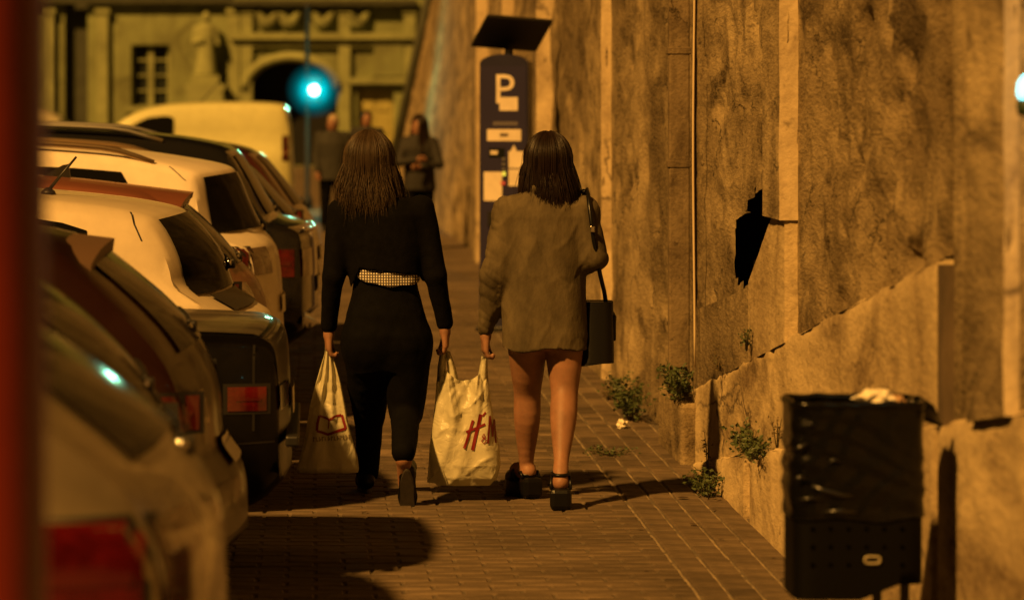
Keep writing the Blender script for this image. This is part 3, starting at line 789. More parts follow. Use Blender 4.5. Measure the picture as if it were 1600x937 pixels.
    def finish(s, plate=True, handle=True, bumper=True, r=0.31):
        s.wheels(r)
        if plate:
            s.rear_patch('number_plate', -.26, .26, .60, .70, M['plate'], off=.014)
        if bumper:
            for sg in (-1, 1):
                m = MB().grid(lambda a, b, sg=sg: s.P(.02 + .5 * a, sg * (s.side_v(.02 + .5 * a, .52 + .006 * b) + .003), .535 - .02 * a + .007 * b), 10, 1)
                m.build('bumper_seam', M['trim'], s.root)
        # front end
        for sg in (-1, 1):
            MB().grid(lambda a, b, sg=sg: s.P(s.L - .45 + .35 * a, sg * (s.side_v(s.L - .45 + .35 * a, .60 + .12 * b) + .006), .60 + .12 * b), 8, 4).build('headlight', M['lens_clear'], s.root, True)
            u = s.L * .62
            MB().box((-.09, -.05, -.06), (.09, .12, .07), bev=.03, org=tuple(s.P(u, sg * (s.W / 2 + .03), s.belt + .08))).build('door_mirror', s.p, s.root)
    def spoiler(s, u0, u1, w0, w1, th, mat=None, k=0.86):
        """slab from roof at u0 to free edge at u1 (u1<u0)"""
        e = s.ring(u0)[9][0] * k
        v = []; n = 14
        for i in range(n + 1):
            y_ = -e + 2 * e * i / n
            dz = -0.035 * (y_ / e) ** 4 - .02 * (y_ / e) ** 2
            a = s.P(u0, y_, w0 + dz); b = s.P(u1, y_, w1 + dz)
            v += [a, b, b - Vector((0.005, 0, th * .55)), a - Vector((0.02, 0, th))]
        f = [(4 * i + j, 4 * i + (j + 1) % 4, 4 * i + 4 + (j + 1) % 4, 4 * i + 4 + j) for i in range(n) for j in range(4)]
        f += [(0, 1, 2, 3), (4 * n + 3, 4 * n + 2, 4 * n + 1, 4 * n)]
        o = MB().add(v, f).build('spoiler', mat or s.p, s.root); return sharp(o, 40)
    def wiper(s, w, bright=True, out=0.035):
        u = s.rear_u(w); p = s.P(u, 0.0, w)
        o = MB().box((-.02, -.03, -.022), (out, .03, .022), bev=.008, org=tuple(p)).build('rear_wiper', M['trim'], s.root)
        MB().tube([s.P(s.rear_u(w + .015 + .02 * q), q * .46, w + .015 + .02 * q) + Vector((.022 * (1 - .3 * q), 0, .004)) for q in np.linspace(0, 1, 8)], .008, 6).build('arm', M['trim'], o, True)
        if bright:
            MB().lathe([(.001, 0), (.014, .002), (.016, .014), (.001, .02)], tuple(p + Vector((out - .028, -.052, .006))), 10, 'y').build('washer_nozzle', M['chrome'], o, True)
    def seam(s, u0, w0, u1, w1, th=0.005):
        for sg in (-1, 1):
            m = MB()
            def fn(a, b):
                u = u0 + (u1 - u0) * a + th * (b - .5) * 2; w = w0 + (w1 - w0) * a
                return s.P(u, sg * (s.side_v(u, w) + .0025), w)
            m.grid(fn, 12, 1).build('panel_seam', M['trim'], s.root)
    def rails(s, u0, u1, mat, h=0.05, inset=0.04):
        for sg in (-1, 1):
            pts = []
            for t in np.linspace(0, 1, 16):
                u = u0 + (u1 - u0) * t; e = s.ring(u)[9][0] - inset
                lift = h * min(1, 6 * min(t, 1 - t) + .05)
                pts.append(s.P(u, sg * e, s.top_w(u, e) + lift))
            MB().tube(pts, .017, 8).build('roof_rail', mat, s.root, True)

FRONT = lambda r, L: [(L * .52, r - .01), (L * .60, r - .07), (L * .74, .98), (L * .80, .93), (L * .95, .80), (L * .985, .66), (L, .5)]
# A: silver hatchback nearest the camera
P_A = new_mat('silver_paint_warm', (0.19, 0.155, 0.105), 0.30, 0.45, 0.5, 0.7, var=0.1, vscale=9)
c = Car('hatchback_car', 'silver hatchback with large red tail light nearest the red post', -0.185, 7.6,
        [(0, .50), (.004, .72), (.012, .90), (.05, .985), (.115, 1.07), (.30, 1.20), (.44, 1.30), (.68, 1.43), (1.0, 1.50), (1.6, 1.53)] + FRONT(1.53, 4.1), 1.76, 0.99, .24, .13, P_A)
c.tail_lamps(.50, .76, .985, M['lens'], .55, rise=-.02)
c.side_patch('side_window', [(.44, 1.05, 1.075), (.62, 1.045, 1.22), (.85, 1.04, 1.33), (1.4, 1.04, 1.40), (2.0, 1.04, 1.41), (2.5, 1.04, 1.38), (2.75, 1.03, 1.2)], M['glass'])
c.rear_patch('rear_window', -.60, .60, 1.08, 1.40, M['glass'], narrow=.12)
c.wiper(1.06); c.seam(.40, 1.0, .55, .56); c.finish()
# B
P_B = paint('bronze_paint', (0.045, 0.032, 0.019), 0.5, 0.35)
c = Car('hatchback_car', 'dark bronze hatchback parked between the silver and maroon hatchbacks', -0.27, 9.9,
        [(0, .48), (.005, .68), (.08, .76), (.12, .88), (.24, 1.07), (.47, 1.275), (.62, 1.35), (1.0, 1.43), (1.6, 1.46)] + FRONT(1.46, 3.95), 1.72, 0.93, .24, .14, P_B)
c.tail_lamps(.34, .74, .90, M['lens_dark'], .6)
c.side_patch('side_window', [(.62, .99, 1.03), (.8, .985, 1.22), (1.3, .98, 1.33), (2.0, .98, 1.35), (2.4, .98, 1.3), (2.6, .97, 1.15)], M['glass'])
c.rear_patch('rear_window', -.58, .58, .94, 1.30, M['glass'], narrow=.12)
c.wiper(1.02); c.seam(.42, .95, .5, .56); c.finish()
# C
P_C = paint('maroon_paint', (0.020, 0.007, 0.005), 0.2, 0.3)
c = Car('hatchback_car', 'dark maroon hatchback with a thick roof spoiler and dim red tail light', -0.22, 12.1,
        [(0, .40), (.006, .56), (.06, .63), (.088, .67), (.094, .86), (.19, 1.05), (.48, 1.29), (.60, 1.36), (1.0, 1.41), (1.6, 1.44)] + FRONT(1.44, 4.05), 1.74, 0.93, .23, .13, P_C)
c.tail_lamps(.30, .77, .88, M['lens_dark'], .6)
c.side_patch('side_window', [(.62, .99, 1.02), (.8, .985, 1.2), (1.3, .98, 1.31), (2.0, .98, 1.33), (2.4, .98, 1.28), (2.6, .97, 1.13)], M['glass'])
c.rear_patch('rear_window', -.58, .58, 1.0, 1.28, M['glass'], narrow=.1)
c.spoiler(.95, .46, 1.405, 1.345, .070, new_mat('faded_spoiler', (0.11, 0.066, 0.042), .5)); c.wiper(1.05); c.seam(.36, .93, .42, .56); c.finish()
# D
P_D = paint('black_paint', (0.004, 0.0037, 0.0034), 0.0, 0.32, 0.25)
c = Car('saloon_car', 'black boxy saloon with long flat boot lid beside the maroon hatchback', -0.085, 14.3,
        [(0, .40), (.003, .55), (.006, .72), (.016, .88), (.05, .925), (.10, .938), (1.05, .965), (1.12, .98), (1.50, 1.32), (1.75, 1.39), (2.2, 1.41)] + FRONT(1.41, 4.4), 1.70, 0.90, .25, .05, P_D)
c.tail_lamps(.20, .655, .745, M['lens'], .5)
c.side_patch('side_window', [(1.25, .955, 1.0), (1.55, .95, 1.26), (2.0, .95, 1.31), (2.5, .95, 1.3), (2.9, .94, 1.12)], M['glass'])
m = MB().grid(lambda a, b: c.P(1.16 + .34 * b, -.58 + 1.16 * a, c.top_w(1.16 + .34 * b, -.58 + 1.16 * a) + .006), 12, 6); m.build('rear_window', M['glass'], c.root, True)
MB().grid(lambda a, b: c.P(.045 + 1.0 * a, -.74 + 1.48 * b, c.top_w(.045 + 1.0 * a, -.74 + 1.48 * b) + .005), 16, 14).build('boot_lid', new_mat('dusty_lit_lid', (0.115, 0.095, 0.066), .4, spec=.3, coat=.3, var=.9, vscale=5, stretch=(.35, 1, 1)), c.root, True)  # dust tone made paler to carry the lamplight on the lid top
MB().box((-.02, -.80, .52 - GZ), (.030, .80, .56 - GZ), bev=.008).build('bumper_trim', M['trim'], c.root)
c.seam(.10, .90, .10, .58); c.finish()
# E
P_E = paint('pale_silver_paint', (0.58, 0.50, 0.38), 0.1, 0.4)
c = Car('hatchback_car', 'pale silver hatchback with tilted stick antenna beside the black saloon', -0.15, 16.6,
        [(0, .45), (.01, .70), (.03, .83), (.10, .875), (.20, .93), (.225, .97), (.26, 1.10), (.41, 1.29), (.50, 1.325), (.75, 1.365), (1.2, 1.405), (1.8, 1.43)] + FRONT(1.43, 4.0), 1.70, 0.93, .24, .17, P_E, upper=.36)
c.tail_lamps(.33, .70, .86, M['lens_dark'], .6)
c.side_patch('side_window', [(.77, 1.225, 1.245), (.85, 1.19, 1.272), (1.02, 1.13, 1.295), (1.4, 1.04, 1.315), (2.0, .99, 1.31), (2.4, .98, 1.28), (2.6, .97, 1.13)], M['glass'])
c.rear_patch('rear_window', -.74, .74, .965, 1.29, M['glass'], narrow=.12)
c.rear_patch('hatch_recess', -.62, .62, .885, .955, M['trim'])
c.wiper(1.07, True, .05); c.seam(.55, 1.325, .46, 1.2)
an = c.P(1.02, -.40, c.top_w(1.02, .40))
o = MB().lathe([(.035, 0), (.03, .012), (.012, .028), (.002, .03)], tuple(an), 12).build('antenna', M['trim'], c.root, True)
MB().tube([an + Vector((0, 0, .015)), an + Vector((.125, 0, .165))], [.008, .005], 6).build('antenna_rod', M['trim'], o, True)
c.finish()
# F
P_F = paint('red_paint_car', (0.19, 0.070, 0.042), 0.1, 0.35)
c = Car('hatchback_car', 'red hatchback with black shark fin antenna and pointed roof spoiler', -0.22, 18.9,
        [(0, .45), (.01, .7), (.05, .86), (.14, .95), (.30, 1.14), (.50, 1.31), (.7, 1.36), (1.1, 1.405), (1.8, 1.445)] + FRONT(1.445, 4.0), 1.72, .93, .24, .14, P_F)
c.tail_lamps(.33, .74, .90, M['lens'], .6)
c.side_patch('side_window', [(.70, .99, 1.05), (.9, .985, 1.24), (1.4, .98, 1.33), (2.0, .98, 1.34), (2.4, .98, 1.3), (2.6, .97, 1.15)], M['glass'])
c.rear_patch('rear_window', -.58, .58, .97, 1.28, M['glass'], narrow=.12)
c.spoiler(.85, .40, 1.39, 1.335, .05)
fn = c.P(1.10, 0, 1.405)
MB().prism([(-.10, 0), (.07, 0), (.06, .075), (.03, .07)], -.018, .018).build('shark_fin', M['trim'], c.root, loc=fn)
c.wiper(1.0); c.finish()
# G
P_G = paint('white_paint', (0.74, 0.66, 0.55), 0.0, 0.32)
c = Car('suv_car', 'white estate with roof rails and dark rear window beside the red hatchback', -0.17, 21.2,
        [(0, .48), (.01, .75), (.03, .93), (.07, 1.0), (.13, 1.06), (.20, 1.2), (.27, 1.385), (.33, 1.425), (.55, 1.465), (.9, 1.515), (1.5, 1.555), (2.0, 1.56)] + FRONT(1.56, 4.4), 1.80, 1.0, .26, .18, P_G, .20, upper=.42)
c.tail_lamps(.33, .835, .985, M['lens_dark'], .55)
c.side_patch('side_window', [(.68, 1.20, 1.22), (.73, 1.10, 1.37), (.78, 1.07, 1.405), (1.2, 1.06, 1.435), (2.0, 1.06, 1.45), (2.5, 1.06, 1.42), (2.8, 1.05, 1.2)], M['glass'])
c.rear_patch('rear_window', -.78, .78, 1.07, 1.38, M['glass'], narrow=.09)
c.rails(.62, 2.4, new_mat('bronze_rail', (.30, .22, .14), .3, .8), .045, .05); c.wiper(1.08)
c.seam(.50, 1.44, .34, 1.36); c.finish(r=.33)
# H
P_H = paint('black_paint_deep', (0.010, 0.010, 0.011), 0.0, 0.15, 1.0)
c = Car('suv_car', 'black tall estate with silver roof rail and chrome boot strip', 0.03, 23.5,
        [(0, .50), (.005, .78), (.015, .96), (.05, 1.02), (.22, 1.055), (.28, 1.09), (.48, 1.44), (.56, 1.51), (.8, 1.56), (1.2, 1.60), (1.8, 1.63)] + FRONT(1.63, 4.5), 1.80, 1.0, .27, .12, P_H, .2)
c.tail_lamps(.26, .72, .89, M['lens'], .5)
c.side_patch('side_window', [(.72, 1.07, 1.12), (.85, 1.06, 1.40), (1.4, 1.06, 1.46), (2.0, 1.06, 1.48), (2.5, 1.06, 1.46), (2.8, 1.05, 1.22)], M['glass'])
c.rear_patch('rear_window', -.66, .66, 1.10, 1.46, M['glass'], narrow=.1)
c.rails(.95, 2.6, M['rim'], .055, .04)
MB().tube([c.P(.03, v, 1.005) + Vector((.012, 0, 0)) for v in np.linspace(-.7, .7, 15)], .014, 6).build('chrome_strip', M['chrome'], c.root, True)
c.wiper(1.12); c.finish(r=.34)
# I, J: dark cars further up
P_I = paint('charcoal_paint', (0.03, 0.03, 0.03), 0.4, 0.2, 1.0)
c = Car('hatchback_car', 'charcoal hatchback mostly hidden behind the black estate with roof rails', 0.04, 25.8,
        [(0, .45), (.01, .7), (.05, .88), (.14, .97), (.32, 1.16), (.50, 1.36), (.7, 1.42), (1.1, 1.47), (1.8, 1.50)] + FRONT(1.5, 4.1), 1.74, .95, .24, .14, P_I)
c.tail_lamps(.32, .78, .94, M['lens'], .55)
c.side_patch('side_window', [(.70, 1.0, 1.05), (.9, 1.0, 1.28), (1.4, .99, 1.37), (2.0, .99, 1.39), (2.5, .98, 1.33), (2.7, .97, 1.15)], M['glass'])
c.rear_patch('rear_window', -.58, .58, 1.0, 1.34, M['glass'], narrow=.12); c.wiper(1.02); c.finish()
P_J = paint('dark_red_paint', (0.06, 0.018, 0.015), 0.3, 0.2, 1.0)
c = Car('hatchback_car', 'very dark red hatchback at the far end of the dark cars', 0.06, 28.2,
        [(0, .45), (.01, .7), (.05, .88), (.12, .98), (.28, 1.18), (.46, 1.40), (.66, 1.46), (1.1, 1.51), (1.8, 1.54)] + FRONT(1.54, 4.1), 1.74, .96, .24, .14, P_J)
c.tail_lamps(.30, .80, .98, M['lens'], .55)
c.side_patch('side_window', [(.70, 1.02, 1.05), (.9, 1.02, 1.3), (1.4, 1.0, 1.4), (2.0, 1.0, 1.42), (2.5, .98, 1.35), (2.7, .97, 1.15)], M['glass'])
c.rear_patch('rear_window', -.58, .58, 1.02, 1.38, M['glass'], narrow=.12); c.wiper(1.03); c.finish()
# K: white van, L: pale car far back
P_K = paint('van_paint', (0.52, 0.52, 0.26), 0.0, 0.4, .3)
c = Car('delivery_van', 'boxy pale van glowing yellow under the street light beyond the dark cars', -0.28, 55.0,
        [(0, .5), (.01, .85), (.03, 1.1), (.05, 1.45), (.09, 1.66), (.18, 1.715), (.8, 1.74), (1.7, 1.72), (2.1, 1.66), (2.45, 1.52), (3.0, 1.05), (3.3, .98), (3.9, .86), (3.98, .7), (4.0, .5)], 1.78, 1.05, .24, .05, P_K, .10)
c.root['category'] = 'van'
c.tail_lamps(.12, .9, 1.25, M['lens'], .85)
c.side_patch('side_window', [(1.72, 1.12, 1.50), (1.80, 1.10, 1.55), (2.1, 1.10, 1.52), (2.3, 1.10, 1.42), (2.65, 1.10, 1.15)], M['glass'])
c.rear_patch('rear_window', -.60, .60, 1.12, 1.52, M['glass'], narrow=.04); c.finish()
MB().tube([c.P(1.35, -.3, 1.74), c.P(1.05, -.3, 2.07)], .008, 6).build('antenna', M['trim'], c.root, True)
P_L = paint('cream_paint', (0.42, 0.36, 0.22), 0.0, 0.4)
c = Car('hatchback_car', 'cream car with a rounded roof behind the pale van', -3.78, 64.0,
        [(0, .48), (.01, .7), (.05, .95), (.14, 1.05), (.30, 1.3), (.50, 1.50), (.8, 1.60), (1.3, 1.64), (1.8, 1.64)] + FRONT(1.64, 4.1), 1.74, 1.0, .24, .14, P_L)
c.tail_lamps(.3, .85, 1.05, M['lens'], .6)
c.side_patch('side_window', [(.70, 1.07, 1.1), (.9, 1.07, 1.4), (1.4, 1.05, 1.5), (2.0, 1.05, 1.52), (2.6, 1.0, 1.2)], M['glass'])
c.rear_patch('rear_window', -.58, .58, 1.08, 1.44, M['glass'], narrow=.12); c.finish()

# ------------------------------------------------------------------ people
M['skin'] = new_mat('skin', (0.25, 0.130, 0.082), 0.55, spec=0.3, var=0.30, vscale=9, bump=.1, bscale=90)
M['skin'].node_tree.nodes['Principled BSDF'].inputs['Subsurface Weight'].default_value = 0.12
M['skin'].node_tree.nodes['Principled BSDF'].inputs['Subsurface Radius'].default_value = (0.02, 0.008, 0.004)
M['black_cloth'] = new_mat('black_cloth', (0.0035, 0.0033, 0.0033), 0.9, spec=0.06, var=0.4, vscale=30, bump=0.25, bscale=120)
M['black_trouser'] = new_mat('black_trouser', (0.0032, 0.0032, 0.0035), 0.85, spec=0.06, var=0.4, vscale=20, bump=0.2, bscale=150)
M['jacket'] = new_mat('khaki_corduroy', (0.094, 0.076, 0.046), 0.85, spec=0.15, var=0.55, vscale=9, bump=0.55, bscale=55, stretch=(1, 1, 0.5))
M['leather'] = new_mat('black_leather', (0.004, 0.004, 0.004), 0.35, spec=.25, bump=0.1, bscale=80)
M['sole'] = new_mat('shoe_sole', (0.035, 0.028, 0.022), 0.7, var=0.4, vscale=30)
M['sole_edge'] = new_mat('pale_sole_edge', (0.42, 0.36, 0.28), 0.6)
M['hair_brown'] = new_mat('hair_dark_blonde', (0.052, 0.034, 0.019), 0.48, spec=0.32, var=0.5, vscale=60, stretch=(1, 1, .1))
M['hair_dark'] = new_mat('hair_dark_brown', (0.015, 0.0075, 0.0045), 0.42, spec=0.3, var=0.5, vscale=60, stretch=(1, 1, .1))
M['hair_grey'] = new_mat('hair_grey', (0.28, 0.22, 0.15), 0.6)
M['eye'] = new_mat('eye', (0.02, 0.015, 0.01), 0.2)
M['lip'] = new_mat('lip', (0.36, 0.12, 0.09), 0.5)
M['dark_coat'] = new_mat('dark_coat', (0.008, 0.007, 0.006), 0.8, bump=0.2)
M['grey_coat'] = new_mat('grey_coat', (0.014, 0.014, 0.011), 0.8, bump=0.2)
# checked shirt
mm = bpy.data.materials.new('checked_shirt'); mm.use_nodes = True
N_ = mm.node_tree.nodes; L_ = mm.node_tree.links
tc_ = N_.new('ShaderNodeTexCoord')
def bands(axis):
    w = N_.new('ShaderNodeTexWave'); w.bands_direction = axis; w.inputs['Scale'].default_value = 26.0; L_.new(tc_.outputs['Object'], w.inputs['Vector']); 
    r = N_.new('ShaderNodeMath'); r.operation = 'GREATER_THAN'; r.inputs[1].default_value = 0.5; L_.new(w.outputs['Fac'], r.inputs[0]); return r
bx_, bz_ = bands('X'), bands('Z')
ad = N_.new('ShaderNodeMath'); ad.operation = 'MULTIPLY'; L_.new(bx_.outputs[0], ad.inputs[0]); L_.new(bz_.outputs[0], ad.inputs[1])
mx_ = N_.new('ShaderNodeMix'); mx_.data_type = 'RGBA'; mx_.inputs['A'].default_value = (.06, .05, .045, 1); mx_.inputs['B'].default_value = (.80, .76, .68, 1)
L_.new(ad.outputs[0], mx_.inputs['Factor']); L_.new(mx_.outputs['Result'], N_['Principled BSDF'].inputs['Base Color'])
N_['Principled BSDF'].inputs['Roughness'].default_value = .8
M['check'] = mm

def hand(S, wrist, d, inward, fwd, curl=1.0, k=0.008):
    """gripping hand: wrist point, pointing direction, direction the fingers close towards, thumb side"""
    w = np.array(wrist, float); d = np.array(d, float); d /= np.linalg.norm(d)
    i = np.array(inward, float); i -= d * i.dot(d); i /= np.linalg.norm(i)
    f = np.cross(d, i); f = f if f.dot(np.array(fwd)) > 0 else -f
    S.cone(w - d * .03, w + d * .02, .024, .026, .015)
    for q in (-.026, -.008, .010, .027):                              # palm: four metacarpals
        S.cone(w + d * .015 + f * q * .6, w + d * .080 + f * q, .017, .0125, .012)
    for q, ln in ((-.027, .78), (-.009, .95), (.010, 1.0), (.028, .92)):
        a = w + d * .082 + f * q
        b = a + (d * .030 + i * .012) * ln; c = b + (d * .004 + i * .024) * ln; e = c + (-d * .016 + i * .006) * ln
        S.cone(a, b, .0105, .0095, k * .6).cone(b, c, .0095, .0085, k * .4).cone(c, e, .0085, .0075, k * .4)
    a = w + d * .028 + f * .022; b = a + d * .030 + f * .020 + i * .016; c = b + d * .028 - f * .004 + i * .014
    S.cone(w + d * .01 + f * .01, a, .018, .015, .012).cone(a, b, .0135, .0115, k).cone(b, c, .0110, .0085, k)
    return w + d * .108 + i * .016                                    # where the handle runs

def head(S, c, r=(.073, .092, .112), face=(0, 1, 0)):
    c = np.array(c, float); f = np.array(face, float); f /= np.linalg.norm(f); rt = np.cross(f, (0, 0, 1.0))
    S.ell(c, r, .02)
    S.ell(c + f * .030 - np.array((0, 0, .050)), (.052, .060, .062), .03)         # jaw
    S.cone(c + f * .085 + np.array((0, 0, .005)), c + f * .112 - np.array((0, 0, .032)), .010, .014, .012)   # nose
    S.ell(c + f * .088 - np.array((0, 0, .068)), (.022, .014, .010), .01)
    S.ell(c + f * .072 - np.array((0, 0, .098)), (.020, .018, .016), .02)         # chin
    for s_ in (-1, 1):
        S.ell(c + rt * s_ * (r[0] + .002) - f * .005 - np.array((0, 0, .015)), (.010, .018, .028), .006)
        S.ell(c + rt * s_ * .034 + f * .070 - np.array((0, 0, .022)), (.022, .018, .016), .015)
def face_bits(parent, c, face=(0, 1, 0)):
    c = Vector(c); f = Vector(face).normalized(); rt = f.cross(Vector((0, 0, 1)))
    for s_ in (-1, 1):
        p = c + rt * s_ * .031 + f * .084 + Vector((0, 0, .006))
        MB().lathe([(.001, -.006), (.008, -.004), (.011, 0), (.008, .004), (.001, .006)], tuple(p), 10).build('eye', M['eye'], parent, True)
    MB().tube([c + f * .099 + rt * q * .024 - Vector((0, 0, .066 + .003 * abs(q))) - f * .008 * q * q for q in np.linspace(-1, 1, 7)], [.002, .004, .005, .005, .005, .004, .002], 6).build('mouth', M['lip'], parent, True)

def hair(parent, c, z_end, mat, n=1500, rad=(.084, .104, .118), flare=.02, wave=.006, lean=0.0, spread=1.0, face_gap=50, seed=1, face_ang=90, thick=(.0016, .0028)):
    """strands from the parting, over the skull, then hanging"""
    rnd = random.Random(seed); m = MB(); c = Vector(c)
    for i in range(n):
        az = rnd.uniform(0, 360)
        dface = abs((az - face_ang + 180) % 360 - 180)
        if dface < face_gap: continue
        off = rnd.uniform(0, .016) * spread + .006 * noise.noise((az * .09, seed * 1.7, 2))
        a, b, h = rad[0] + off, rad[1] + off, rad[2] + off * .6
        q = R(az); ph = rnd.uniform(0, 6.28); ze = z_end + rnd.gauss(0, .034) - .05 * max(0, noise.noise((az * .03, seed * 2.3, 4))) + .02 * noise.noise((az * .05, seed, 0))
        w_ = wave * rnd.uniform(.5, 1.5); fr_ = rnd.uniform(16, 24); lock = noise.noise((az * .12, seed * 3.1, 0.5))
        pts = []
        t0 = R(rnd.uniform(4, 40))
        for t in np.linspace(t0, R(96), 7):
            pts.append(c + Vector((a * math.sin(t) * math.cos(q), b * math.sin(t) * math.sin(q), h * math.cos(t))))
        zb = pts[-1].z; side = abs(math.cos(q))
        hang = max(.04, zb - ze)
        for t in np.linspace(.14, 1, 8):
            z = zb - hang * t
            k = 1 + flare * 10 * (t * (1.2 - .55 * t)) * (1 + .6 * lock)
            inn = 1.0 if math.sin(q) > -.2 else 1 - .10 * math.sin(math.pi * min(1, t * 1.3)) * (1 - side)
            x = a * math.cos(q) * k * inn + lean * t * t; y_ = b * math.sin(q) * (1 + (k - 1) * .4) * inn
            x += w_ * math.sin(fr_ * z + ph * .3 + lock * 6) * t; y_ += w_ * math.cos(fr_ * z + ph) * t
            pts.append(Vector((c.x + x, c.y + y_, z)))
        r0 = rnd.uniform(*thick)
        if rnd.random() < .05:                    # flyaways
            j_ = Vector((rnd.gauss(0, .012), rnd.gauss(0, .012), 0)); pts = [p_ + j_ * (k_ / len(pts)) * 1.6 for k_, p_ in enumerate(pts)]; r0 *= .5
        m.tube(pts, [r0] * (len(pts) - 3) + [r0 * .8, r0 * .6, r0 * .25], 3, False)
    return mk('hair', m.v, m.f, mat, parent, True)

def shoe_solid(name, parent, loc, yaw, pitch, mat, sole_mat, edge_mat, sole_h=.022, length=.245):
    """closed shoe; local origin under the ball of the foot, toe along +y"""
    S = SDF((-.07, -.21, 0), (.07, .13, .16), .006)
    S.cone((0, -.135, .055), (0, .0, .048), .036, .040, .02).cone((0, .0, .046), (0, .065, .040), .040, .032, .02).cone((0, -.125, .06), (0, -.115, .115), .036, .042, .02)
    S.cut(lambda X, Y, Z: (sole_h * .8) - Z)
    ob = S.build(name, mat, parent)
    ob.location = loc; ob.rotation_euler = (pitch, 0, yaw)
    out = []
    for t in np.linspace(0, 2 * math.pi, 28, endpoint=False):
        yy = -.045 + .128 * math.cos(t); ww = (.036 + .008 * math.cos(t)) * (1.0 if abs(math.sin(t)) > .99 else 1)
        out.append((ww * math.sin(t) * (1 - .18 * math.exp(-((yy + .03) / .04) ** 2)), yy))
    MB().prism(out, .003, sole_h, 'z').build('sole_edge', edge_mat, ob)
    MB().prism([(a * .96, -.045 + (b + .045) * .97) for a, b in out], 0, .003, 'z').build('outsole', sole_mat, ob)
    return ob

# ---- woman in black
XB, YB = 0.313, 17.35
def P1(px, py, dy):
    Y = YB + dy; return np.array(((px - 490) * Y / F - XB, dy, CAMZ - (py - 150) * Y / F))
wo = thing('person', 'person in black cropped jacket and black trousers walking with two plastic bags', 'person', (XB, YB, 0))
hd = P1(577, 250, .03)
S = SDF((-.36, -.36, 0), (.38, .72, 1.70), .0062)
head(S, hd, face=(-.1, 1, -.1))
S.cone(P1(594, 318, -.01), P1(581, 278, .015), .055, .05, .03)
zt = lambda py: CAMZ - (py - 150) * YB / F
S.tube([(zt(530), 0.010, .0, .150, .105), (zt(470), .012, .0, .135, .10), (zt(430), .012, 0, .118, .088), (zt(380), .008, 0, .130, .092), (zt(335), 0, 0, .150, .09), (zt(306), -.01, 0, .10, .065)], .03)
LS, RS = P1(533, 330, 0), P1(658, 324, 0)
LE, RE = P1(521, 432, -.03), P1(681, 430, -.03)
LW, RW = P1(514, 512, .04), P1(694, 508, .03)
for a, b, c_ in ((LS, LE, LW), (RS, RE, RW)):
    S.cone(a, b, .042, .034, .02).cone(b, c_, .034, .024, .01)
gripL = hand(S, P1(514, 517, .045), (-.02, .02, -1), (1, .15, 0), (0, 1, 0))
gripR = hand(S, P1(695, 512, .035), (.06, .02, -1), (-1, .15, 0), (0, 1, 0))
# legs: left forward, right pushing off
LH, LK, LA = P1(577, 548, 0), P1(577, 648, .25), P1(574, 742, .40)
RH, RK, RA = P1(633, 548, 0), P1(634, 642, .04), P1(631, 716, -.23)
for a, b, c_ in ((LH, LK, LA), (RH, RK, RA)):
    S.cone(a, b, .082, .052, .03).cone(b, c_, .050, .034, .01)
S.cone(LA, LA + np.array((0, .10, -.035)), .034, .03).cone(RA, RA + np.array((.005, .09, -.12)), .034, .03)
body = S.build('body', M['skin'], wo)
face_bits(body, hd, (-.1, 1, -.1))
# trousers
S = SDF((-.24, -.36, .06), (.26, .6, 1.22), .0075)
S.tube([(zt(578), .012, .0, .118, .085), (zt(562), .012, .0, .158, .108), (zt(545), .012, -.004, .178, .126), (zt(522), .014, -.012, .185, .135), (zt(490), .014, -.010, .178, .128), (zt(455), .012, 0, .150, .112), (zt(428), .012, 0, .140, .105)], .03, 2.2)
S.limb([LH + (-.006, -.01, .03), (LH + LK) * .5 + (-.004, 0, 0), LK], [.112, .094, .072], .06, 8).cone(LK, LA + (0, 0, .01), .066, .052, .02)
S.limb([RH + (.006, -.01, .03), (RH + RK) * .5 + (.004, 0, 0), RK], [.114, .097, .075], .06, 8).cone(RK, RA + (0, 0, .03), .070, .053, .02)
S.build('trousers', M['black_trouser'], wo, lambda p, n: .004 * fr((p.x, p.y, p.z * .5), 12, 3))
# checked shirt hem showing under the jacket
S = SDF((-.22, -.2, zt(452)), (.22, .2, zt(395)), .006)
S.tube([(zt(450), .014, -.006, .158, .122), (zt(415), .012, -.003, .152, .118), (zt(396), .012, 0, .148, .115)], .0, hem=lambda X, Y: zt(446) - .05 * (X - .03) + 1.4 * (X - .03) ** 2)
S.build('shirt', M['check'], wo, lambda p, n: .003 * math.sin(p.x * 60))
# jacket
S = SDF((-.34, -.24, zt(520)), (.37, .24, zt(286)), .0068)
S.tube([(zt(448), .012, -.006, .160, .122), (zt(425), .012, -.004, .168, .130), (zt(380), .008, 0, .182, .130), (zt(335), 0, .0, .185, .122), (zt(312), -.012, .0, .135, .095), (zt(300), -.02, .005, .075, .07)], .03,
       hem=lambda X, Y: np.where(Y < 0.0, zt(424) - .13 * (X - .03) - 2.5 * np.maximum(0, np.abs(X - .03) - .135), zt(432)))
for a, b, c_, r_ in ((LS, LE, LW, 1), (RS, RE, RW, 1)):
    S.cone(a + (0, 0, -.004), b, .062, .049, .035).cone(b, c_ + (0, 0, .012), .048, .038, .015)
S.build('jacket', M['black_cloth'], wo, lambda p, n: .0045 * fr((p.x, p.y, p.z * .6), 9, 3))
shoe_solid('shoe', wo, P1(572, 768, 0) * (1, 0, 0) + np.array((0, .50, 0.0)), .05, 0, M['leather'], M['sole'], M['trim'])
